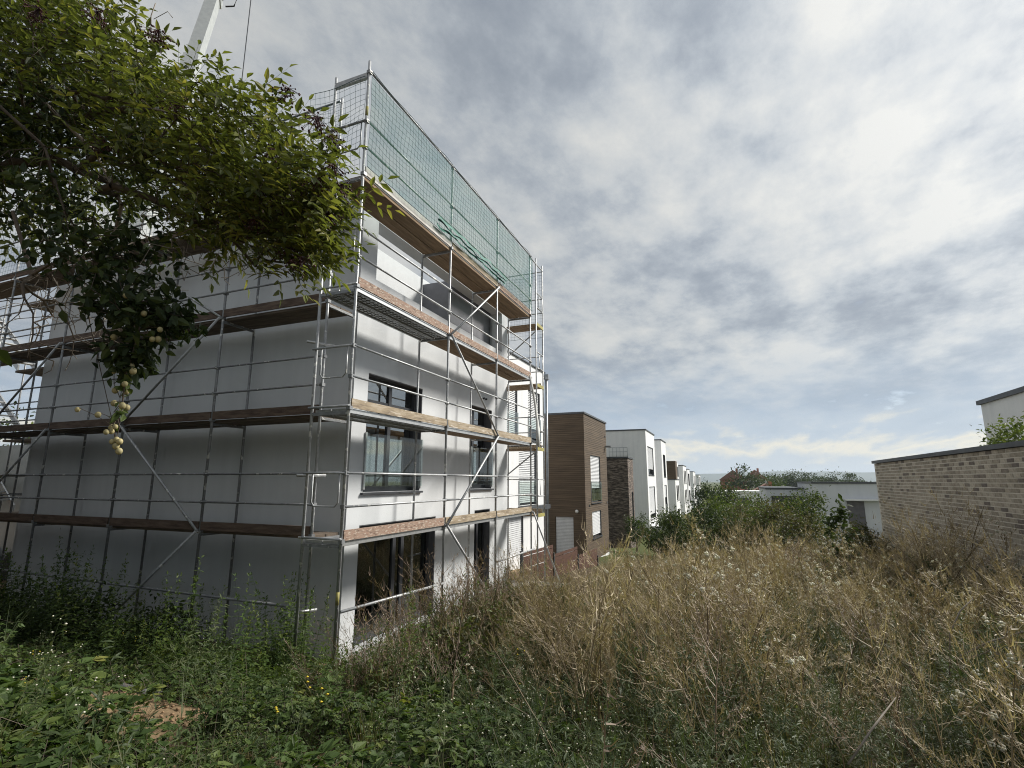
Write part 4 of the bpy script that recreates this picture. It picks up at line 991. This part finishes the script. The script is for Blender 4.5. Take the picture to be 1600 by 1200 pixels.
def tuft(seed, n=34, h=.5):
    R.seed(seed); m = MB()
    for k in range(n):
        a = R.uniform(0, 6.28); L = h * R.uniform(.5, 1.2); s = R.uniform(.15, .7); o = Vector((R.gauss(0, .06), R.gauss(0, .06), 0)); d = Vector((math.cos(a), math.sin(a), 0))
        m.r = R.random(); m.ribbon([o, o + d * L * s * .3 + Vector((0, 0, L * .6)), o + d * L * s * .8 + Vector((0, 0, L * (.95 - s * .4)))], .007, d.cross(Vector((0, 0, 1))))
    return m.mesh('grass_tuft', ['grass_blade'])
def lobed(m, p, d, nrm, L):
    sd = d.cross(nrm)
    if sd.length < 1e-4: return
    sd.normalize()
    for s, k, w in ((0, 1.0, .62), (.85, .72, .55), (-.85, .72, .55)):
        m.leaf(p, (d + sd * s), nrm, L * k, L * k * w, .15, .1)
def cover(seed, n=16, h=.34, L0=.075, sp=.22):
    R.seed(seed); m = MB()
    for k in range(n):
        a = R.uniform(0, 6.28); o = Vector((R.gauss(0, sp * .5), R.gauss(0, sp * .5), 0)); d = Vector((math.cos(a), math.sin(a), 0)); hh_ = h * R.uniform(.5, 1.1); ln = R.uniform(.1, sp * 1.5)
        pts = [o, o + d * ln * .4 + Vector((0, 0, hh_)), o + d * ln * 1.1 + Vector((0, 0, hh_ * .8))]
        m.cur = 1; m.r = R.random(); m.ribbon(pts, .004); m.cur = 0
        for j in range(6):
            t = R.uniform(.25, 1); q = pts[0].lerp(pts[1], t * 2) if t < .5 else pts[1].lerp(pts[2], t * 2 - 1)
            dd = (d * .4 + rdir() * .9); dd.z *= .35; dd.normalize(); m.r = R.random()
            lobed(m, q + dd * .03, dd, (Vector((0, 0, 1)) + rdir() * .45).normalized(), L0 * R.uniform(.6, 1.25))
    return m.mesh('bramble', ['cover_leaf', 'twig'])
def nettle(seed):
    R.seed(seed); m = MB()
    for st in range(R.randint(3, 5)):
        h = R.uniform(.55, 1.0); a = R.uniform(0, 6.28); d = Vector((math.cos(a) * .16, math.sin(a) * .16, 1)); o = Vector((R.gauss(0, .09), R.gauss(0, .09), 0))
        m.r = .3; m.ribbon([o, o + d * h * .5, o + d * h], .006)
        z = .12
        while z < h:
            a += 1.57
            for s in (0, math.pi):
                dd = Vector((math.cos(a + s), math.sin(a + s), R.uniform(-.2, .35))); L = R.uniform(.06, .10) * (1.15 - .75 * z / h); m.r = R.random(); m.leaf(o + d * z, dd, Vector((0, 0, 1)), L, L * .5, .25, .1)
            z += R.uniform(.035, .06)
        for k in range(8):
            m.r = R.uniform(.6, 1); p = o + d * h * R.uniform(.85, 1.06); dd = rdir(); dd.z = abs(dd.z) + .4; m.leaf(p, dd, rdir(), .03, .012)
    return m.mesh('nettle', ['cover_leaf'])
def rosette(seed):
    R.seed(seed); m = MB()
    for k in range(R.randint(9, 14)):
        a = R.uniform(0, 6.28); L = R.uniform(.08, .17); el = R.uniform(.25, 1.3); d = Vector((math.cos(a), math.sin(a), el)); z = R.uniform(0, .4)
        m.r = R.random(); m.leaf(Vector((R.gauss(0, .02), R.gauss(0, .02), z)), d, Vector((0, 0, 1)), L, L * .2, .6, .2)
    m.ribbon([Vector((0, 0, 0)), Vector((.01, 0, .5))], .008)
    return m.mesh('lettuce', ['grey_leaf'])
def flowers(seed):
    R.seed(seed); m = MB()
    for st in range(3):
        h = R.uniform(.5, .9); o = Vector((R.gauss(0, .06), R.gauss(0, .06), 0)); t = o + Vector((R.gauss(0, .1), R.gauss(0, .1), h)); m.cur = 0; m.r = .5; m.ribbon([o, t], .004)
        for k in range(3):
            m.cur = 1; m.octa(t + rdir() * .03, .009, .6)
    return m.mesh('hawkbit', ['herb_leaf', 'yellow_petal'])
def thistledown(seed):
    R.seed(seed); m = MB(); h = R.uniform(.9, 1.2)
    m.cur = 0; m.r = .4; m.path([(0, 0, 0), (.03, .02, h * .5), (.05, .0, h)], [.006, .005, .003], 3, False)
    for b in range(9):
        o = Vector((.04, .01, h * R.uniform(.5, 1))); a = R.uniform(0, 6.28); e = o + Vector((math.cos(a) * .14, math.sin(a) * .14, R.uniform(.08, .22))); m.cur = 0; m.ribbon([o, e], .004)
        for j in range(10):
            m.cur = 1; m.r = R.random(); q = e + rdir() * .016; m.octa(q, R.uniform(.007, .013), .9)
        for j in range(5):
            m.cur = 0; m.r = R.random(); m.leaf(o.lerp(e, R.random()), rdir(), Vector((0, 0, 1)), .06, .014)
    return m.mesh('thistle', ['straw', 'fluff'])

def scatter(name, label, meshes, P3, rot, scl):
    """one mass of plants: plant meshes set on the points of one object"""
    n = len(P3); me = bpy.data.meshes.new(name); me.from_pydata([tuple(p) for p in P3], [], [])
    a = me.attributes.new('rot', 'FLOAT_VECTOR', 'POINT'); a.data.foreach_set('vector', np.asarray(rot, np.float32).ravel())
    a = me.attributes.new('scl', 'FLOAT', 'POINT'); a.data.foreach_set('value', np.asarray(scl, np.float32))
    a = me.attributes.new('vid', 'INT', 'POINT'); a.data.foreach_set('value', NR.integers(0, len(meshes), n).astype(np.int32))
    for mm in meshes:
        for mt in mm.materials:
            if mt.name not in [x.name for x in me.materials]: me.materials.append(mt)
    o = bpy.data.objects.new(name, me); COL.objects.link(o); o['kind'] = 'stuff'; o['label'] = label
    ng = bpy.data.node_groups.new(name, 'GeometryNodeTree')
    ng.interface.new_socket('Geometry', in_out='INPUT', socket_type='NodeSocketGeometry'); ng.interface.new_socket('Geometry', in_out='OUTPUT', socket_type='NodeSocketGeometry')
    gi = ng.nodes.new('NodeGroupInput'); go = ng.nodes.new('NodeGroupOutput'); ip = ng.nodes.new('GeometryNodeInstanceOnPoints'); jn = ng.nodes.new('GeometryNodeJoinGeometry')
    for k, mm in enumerate(meshes):
        src = bpy.data.objects.new(name + '_plant', mm)
        oi = ng.nodes.new('GeometryNodeObjectInfo'); oi.inputs['Object'].default_value = src; oi.inputs['As Instance'].default_value = False
        gt = ng.nodes.new('GeometryNodeGeometryToInstance'); ng.links.new(oi.outputs['Geometry'], gt.inputs[0]); ng.links.new(gt.outputs[0], jn.inputs[0])
    def attr(nm, ty):
        q = ng.nodes.new('GeometryNodeInputNamedAttribute'); q.data_type = ty; q.inputs['Name'].default_value = nm; return q.outputs['Attribute']
    er = ng.nodes.new('FunctionNodeEulerToRotation'); ng.links.new(attr('rot', 'FLOAT_VECTOR'), er.inputs[0])
    ng.links.new(gi.outputs[0], ip.inputs['Points']); ng.links.new(jn.outputs[0], ip.inputs['Instance']); ip.inputs['Pick Instance'].default_value = True
    ng.links.new(attr('vid', 'INT'), ip.inputs['Instance Index']); ng.links.new(er.outputs[0], ip.inputs['Rotation']); ng.links.new(attr('scl', 'FLOAT'), ip.inputs['Scale'])
    ng.links.new(ip.outputs[0], go.inputs[0])
    md = o.modifiers.new('plants', 'NODES'); md.node_group = ng
    return o
def pnoise(x, y, s, k): return np.array([mnoise.noise(Vector((a * s, b * s, k))) for a, b in zip(x, y)])
SOIL = [(-3.0, 1.2, .7, 1.15), (-3.55, .9, .6, .75), (-3.5, -.9, .6, .55), (-3.85, -1.0, .35, .4), (-2.95, -.9, .4, .4), (-2.4, .4, .35, .4), (-3.2, 0, .35, .4)]
def place(n, weight, x0=-6.2, x1=15.5, y0=-9.6, y1=9.5, tilt=.18, s0=.75, s1=1.2, near=1.3, soil=True):
    """points on the bank kept with probability weight(x, y)"""
    # density follows the view: more close up
    u = NR.random(n * 4); x = x0 + (x1 - x0) * u ** 1.25; y = NR.uniform(y0, y1, n * 4)
    w = weight(x, y)
    ok = NR.random(n * 4) < w
    d = np.hypot(x - CAM.x, y - CAM.y); ok &= d > near
    ok &= ~((x > .15) & (y > -.25))                       # keep off the scaffold footings
    ok &= ~((x > 8.6) & (y > -.9 - .0 * x))
    for sx, sy, rx, ry in (SOIL if soil else []): ok &= ((x - sx) / rx) ** 2 + ((y - sy) / ry) ** 2 > 1 + .22 * NR.standard_normal(n * 4)
    x, y = x[ok][:n], y[ok][:n]; k = len(x)
    rot = np.stack([NR.normal(0, tilt, k), NR.normal(0, tilt, k), NR.uniform(0, 6.283, k)], 1)
    sc_ = NR.uniform(s0, s1, k) * (1 + .42 * np.clip(pnoise(x, y, .75, 90.0) * 1.8, -1, 1))     # patches of taller and shorter growth
    sc_ *= np.where((y < -5.6) & (x < 4), .8, 1.0)
    sc_ *= np.where((x > 4.8) & (y > -4.6), .36 + .64 * np.clip((-y - 1.2) / 3.4, 0, 1), 1.0)    # shorter at the foot of the bank
    return np.stack([x, y, zg(x, y) - .02], 1), rot, sc_
def side(x, y):    # 0 on the green left bank, 1 in the dry field on the right
    return sst((-(y + 3.5) + .36 * (x + 4) + .7 * pnoise(x, y, .5, 3.3)) / 2.2)
def mix_n(x, y, s, k): return np.clip(.5 + 1.1 * pnoise(x, y, s, k), 0, 1)
def nearcut(x, y, a, b):
    d = np.hypot(x - CAM.x, y - CAM.y); return sst((d - a) / (b - a))
scatter('dry_mustard_weeds', 'tangle of dry straw-brown mustard stalks with thin pods', [mustard(k) for k in range(5)], *place(3100, lambda x, y: side(x, y) * (.15 + .88 * mix_n(x, y, .9, 1.0) ** 2) * nearcut(x, y, 2.0, 5.5), s0=.65, s1=1.05, tilt=.28))
scatter('reddish_seed_weeds', 'reddish brown dried seed stalks mixed through the field', [mustard(k + 20, True) for k in range(4)], *place(600, lambda x, y: side(x, y) * mix_n(x, y, .6, 7.0) * nearcut(x, y, 2.0, 5.0), s0=.55, s1=.95, tilt=.3))
scatter('white_fleabane_weeds', 'thin green weeds dotted with tiny white flower heads', [fleabane(k + 40) for k in range(5)], *place(1500, lambda x, y: (.04 + .96 * side(x, y)) * (.3 + .7 * mix_n(x, y, .7, 12.0)) * nearcut(x, y, 1.3, 2.8), s0=.6, s1=1.05, near=1.6))
scatter('leafy_herb_weeds', 'narrow-leaved green herbs filling the gaps between dry stalks', [fleabane(k + 60, False) for k in range(4)], *place(4300, lambda x, y: (.10 + .90 * side(x, y)) * (.3 + .7 * (1 - mix_n(x, y, .9, 1.0))), s0=.5, s1=1.1, near=1.7))
scatter('thistledown_weeds', 'thistles gone to white fluffy seed', [thistledown(k + 80) for k in range(4)], *place(640, lambda x, y: side(x, y) * np.where(y < -5.0, 1, .25) * mix_n(x, y, .5, 22.0) * nearcut(x, y, 3.5, 6), s0=.8, s1=1.15))
scatter('grass_tufts', 'olive green and straw grass tufts among the weeds', [tuft(k + 100) for k in range(5)], *place(3000, lambda x, y: (.12 + .88 * side(x, y)) * (.4 + .6 * mix_n(x, y, .8, 31.0)), s0=.6, s1=1.25, near=1.5))
scatter('bramble_cover', 'low green bramble and creeper leaves covering the left bank', [cover(k + 120, 16, R.uniform(.2, .4), (.045, .075, .055, .04, .065, .05)[k]) for k in range(6)], *place(3300, lambda x, y: (1 - side(x, y)) * (.15 + .88 * mix_n(x, y, .9, 41.0) ** 1.5), x1=5, s0=.5, s1=1.2, near=1.5))
scatter('nettle_patch', 'upright leafy nettles crowding the foot of the shaded scaffold', [nettle(k + 140) for k in range(5)], *place(420, lambda x, y: (1 - side(x, y)) * np.clip((x + 2.0) / .8, 0, 1) * np.clip(3.2 * pnoise(x, y, .9, 51.0) + .25, 0.02, 1), x0=-2.6, x1=.35, y0=-1.8, y1=9.5, s0=.5, s1=1.25, tilt=.14))
scatter('foot_of_bank_weeds', 'leafy and seeding weeds crowding the foot of the bank before the doors', [nettle(k + 400) for k in range(3)] + [mustard(k + 410, True) for k in range(2)] + [fleabane(k + 420) for k in range(3)], *place(1300, lambda x, y: np.clip(1.2 - abs(y + .9) / .9, 0, 1) * (.25 + .75 * mix_n(x, y, 1.1, 71.0)), x0=-1.0, x1=9.5, y0=-2.2, y1=-.1, s0=.6, s1=1.15, tilt=.2))
scatter('low_creeper', 'small yellowish creeper leaves and dead bits over the bare soil', [cover(k + 500, 9, .09, .032, .22) for k in range(4)], *place(900, lambda x, y: (1 - side(x, y)) * .8, x1=2, s0=.6, s1=1.3, near=1.5, soil=False))
scatter('mugwort_patch', 'tall feathery mugwort plumes standing before the gable wall', [nettle(k + 440) for k in range(4)], *place(130, lambda x, y: (1 - side(x, y)) * np.clip((x + 1.8) / .6, 0, 1) * np.clip(3 * pnoise(x, y, .8, 81.0) + .2, 0, 1), x0=-2.2, x1=.3, y0=-1.6, y1=8.5, s0=1.15, s1=1.75, tilt=.1))
scatter('lettuce_weeds', 'grey-green broad-leaved weeds at the near edge of the field', [rosette(k + 160) for k in range(4)], *place(620, lambda x, y: (.25 + .75 * side(x, y)) * mix_n(x, y, .9, 61.0) * (1 - nearcut(x, y, 3.5, 7)), s0=.7, s1=1.15, near=2.2))
scatter('yellow_flower_weeds', 'scattered small yellow flowers among the green weeds', [flowers(k + 180) for k in range(3)], *place(130, lambda x, y: .2 + .8 * side(x, y), s0=.6, s1=1.0, near=2))

for k, (lb, x, y, r_, h_, mt) in enumerate([
        ('bushy green nettle clump at the foot of the second gable post', -.75, 3.0, .75, 1.05, 'bush_leaf'),
        ('tall leafy weed clump below the gable brace', -.7, 4.6, .8, 1.15, 'bush_leaf'),
        ('dark weed clump under the far end of the gable scaffold', -.6, 6.6, .9, 1.25, 'bush_leaf'),
        ('sunlit weed clump beside the half-buried pipe', -1.15, 1.2, .7, .8, 'bush_leaf_light'),
        ('broad green weed clump before the corner of the scaffold', -1.3, -.1, .6, .65, 'bush_leaf_light'),
        ('low green weed clump under the corner post ledger', -1.0, -1.25, .5, .55, 'bush_leaf_light'),
        ('leafy weed clump before the left half of the sliding door', -.2, -1.3, .55, .72, 'bush_leaf'),
        ('olive weed clump before the right half of the sliding door', .7, -1.4, .55, .92, 'bush_leaf_dry'),
        ('tall brownish weed clump below the first red toe board', 1.6, -1.5, .6, 1.0, 'bush_leaf_dry'),
        ('brownish weed clump below the pillar between the doors', 2.8, -1.6, .65, .95, 'bush_leaf_dry'),
        ('dry weed clump where the lower brace meets the ground', 4.1, -1.7, .65, .85, 'bush_leaf_dry')]):
    b = gpt(x, y); bush('weed_clump', lb, 'plant', b, (x, y, b[2] + h_ * .5), (r_, r_, h_ * .5), 2600, .075, [mt, 'bush_leaf_light'], 30, 'weed clumps round the foot of the scaffold', 300 + k, .012, .34)
q = NR.normal(0, 1, (70, 2)) * (.38, .5) + (-4.35, -.35); q = q[np.hypot(q[:, 0] - CAM.x, q[:, 1] - CAM.y) > 2.6]
scatter('hop_leaves', 'patch of large lobed hop leaves in the near corner of the bank', [cover(k + 600, 12, .3, .10, .22) for k in range(4)], np.stack([q[:, 0], q[:, 1], zg(q[:, 0], q[:, 1])], 1), np.stack([NR.normal(0, .15, len(q)), NR.normal(0, .15, len(q)), NR.uniform(0, 6.28, len(q))], 1), NR.uniform(.8, 1.2, len(q)))

# clods and stones on the bare soil
R.seed(31); m = MB()
for k in range(420):
    sx, sy, rx, ry = SOIL[R.randrange(len(SOIL))]; x = sx + R.uniform(-1, 1) * rx; y = sy + R.uniform(-1, 1) * ry
    m.octa((x, y, float(zg(x, y)) + .004), R.uniform(.006, .026), R.uniform(.4, .8))
tag(m.build('soil_clods', 'soil', None, 'stuff'), 'loose clods and small stones on the bare soil patch')

# single plants and bits one can pick out
def single(name, label, cat, x, y, mesh, s, rz=0.0, part='stem'):
    t = thing(name, label, cat, gpt(x, y, -.02)); o = bpy.data.objects.new(part, mesh); COL.objects.link(o); o.parent = t; o.scale = (s, s, s); o.rotation_euler.z = rz
    return t
single('mustard_plant', 'tall bare mustard plant standing alone before the sliding door', 'plant', 2.55, -.95, mustard(301, True), 1.25)
single('mustard_plant', 'tall bare mustard plant in front of the white pillar between doors', 'plant', 3.6, -1.0, mustard(302, True), 1.3)
single('mustard_plant', 'lanky seed stalk rising before the dark brick annex', 'plant', 9.6, -2.6, mustard(303), 1.45)
bush('thistle_plant', 'thin spiky-leaved thistle plant standing before the bungalow', 'plant', gpt(8.3, -7.75), (8.3, -7.75, float(zg(8.3, -7.75)) + 1.3), (.32, .32, 1.0), 330, .15, ['bush_leaf'], 16, None, 71, .012)
bush('elder_sapling', 'bright green leafy sapling at the corner post of the scaffold', 'shrub', gpt(-.75, -.75), (-.75, -.75, float(zg(-.75, -.75)) + .42), (.5, .4, .36), 1500, .075, ['bush_leaf_light', 'bush_leaf'], 18, None, 81, .015)
bush('elder_sapling', 'dark green leafy sapling leaning before the sliding door', 'shrub', gpt(.3, -1.15), (.3, -1.15, float(zg(.3, -1.15)) + .32), (.45, .35, .3), 1100, .07, ['bush_leaf', 'bush_leaf_light'], 14, None, 82, .015)
def stalk(label, pts, r=.006):
    o = MB().path(pts, [r] * (len(pts) - 1) + [r * .5], 5).build('dry_stalk', 'dead_twig'); tag(o, label, 'stalk')
    return o
stalk('pale dry stalk lying slanted over the weeds beside brick building', [cpt(1500, 1025, 3.6), cpt(1545, 1003, 3.6), cpt(1615, 982, 3.5)])
stalk('thin pale dry stalk just below the longer slanted one', [cpt(1500, 1030, 3.6), cpt(1540, 1020, 3.6), cpt(1570, 1000, 3.55)], .004)
stalk('curved upright straw stem bending over in the dry field', [cpt(1484, 1055, 3.7), cpt(1484, 990, 3.75), cpt(1500, 955, 3.8), cpt(1520, 935, 3.8)], .005)
stalk('long brown twig leaning across the dark hollow in the weeds', [cpt(1325, 1195, 2.7), cpt(1362, 1140, 2.8), cpt(1400, 1090, 2.9)], .006)
def pipe(label, x0, y0, x1, y1, r, name='pipe', mat='pipe_grey', lift=.045):
    a, b = Vector(gpt(x0, y0, lift)), Vector(gpt(x1, y1, lift)); m = MB().path([a, b], r, 10); o = m.build(name, mat); tag(o, label, 'pipe'); return o
pipe('grey plastic pipe end lying by the bare soil patch', -2.6, .52, -2.35, .2, .05)
pipe('dark grey pipe half buried under the nettles', -2.25, -.35, -1.9, -.75, .05)
pipe('thin grey pipe at the foot of the nettles', -1.9, .3, -1.6, -.1, .04)
for k, (x, y, s) in enumerate([(5.3, -1.15, .3), (4.1, -1.25, .24)]):
    b = Vector(gpt(x, y, .1)); m = MB()
    m.hexa([b + Vector(q) * s for q in ((-.6, -.35, -.4), (.55, -.4, -.4), (.6, .35, -.4), (-.5, .4, -.4), (-.45, -.2, .35), (.35, -.3, .45), (.4, .25, .4), (-.4, .3, .3))])
    o = m.build('stone_block', 'concrete'); tag(o, ['grey broken concrete lump under the scaffold beside the doors', 'smaller grey concrete lump half hidden in weeds by sliding door'][k], 'concrete lump')
SL = thing('site_lamp', 'dark box lamp on a pole behind the scaffold stairs', 'lamp', (5.3, 19.6, 0))
MB().tube((5.3, 19.6, 0), (5.3, 19.6, 4.6), .05).build('pole', 'frame_grey', SL); bx('lamp_head', (5.05, 19.3, 4.1), (5.5, 19.7, 4.9), 'frame_grey', SL); bx('bracket', (5.2, 19.0, 4.5), (5.4, 19.3, 4.6), 'frame_grey', SL)

# ------------------------------------------------------------------ air
hz = MB().box((-9300, -9300, -9), (9300, 9300, 170)).mesh('haze', 'soil'); hz.materials.clear()
hm = bpy.data.materials.new('haze'); hm.use_nodes = True; hm.node_tree.nodes.clear()
pv = N(hm.node_tree, 'ShaderNodeVolumePrincipled'); pv.inputs['Color'].default_value = (.72, .83, .95, 1); pv.inputs['Density'].default_value = 1.1e-4; pv.inputs['Anisotropy'].default_value = .2
ho = N(hm.node_tree, 'ShaderNodeOutputMaterial'); hm.node_tree.links.new(pv.outputs[0], ho.inputs['Volume']); hz.materials.append(hm)
put('haze', hz, None, 'stuff')['label'] = 'thin pale haze in the air over the valley'
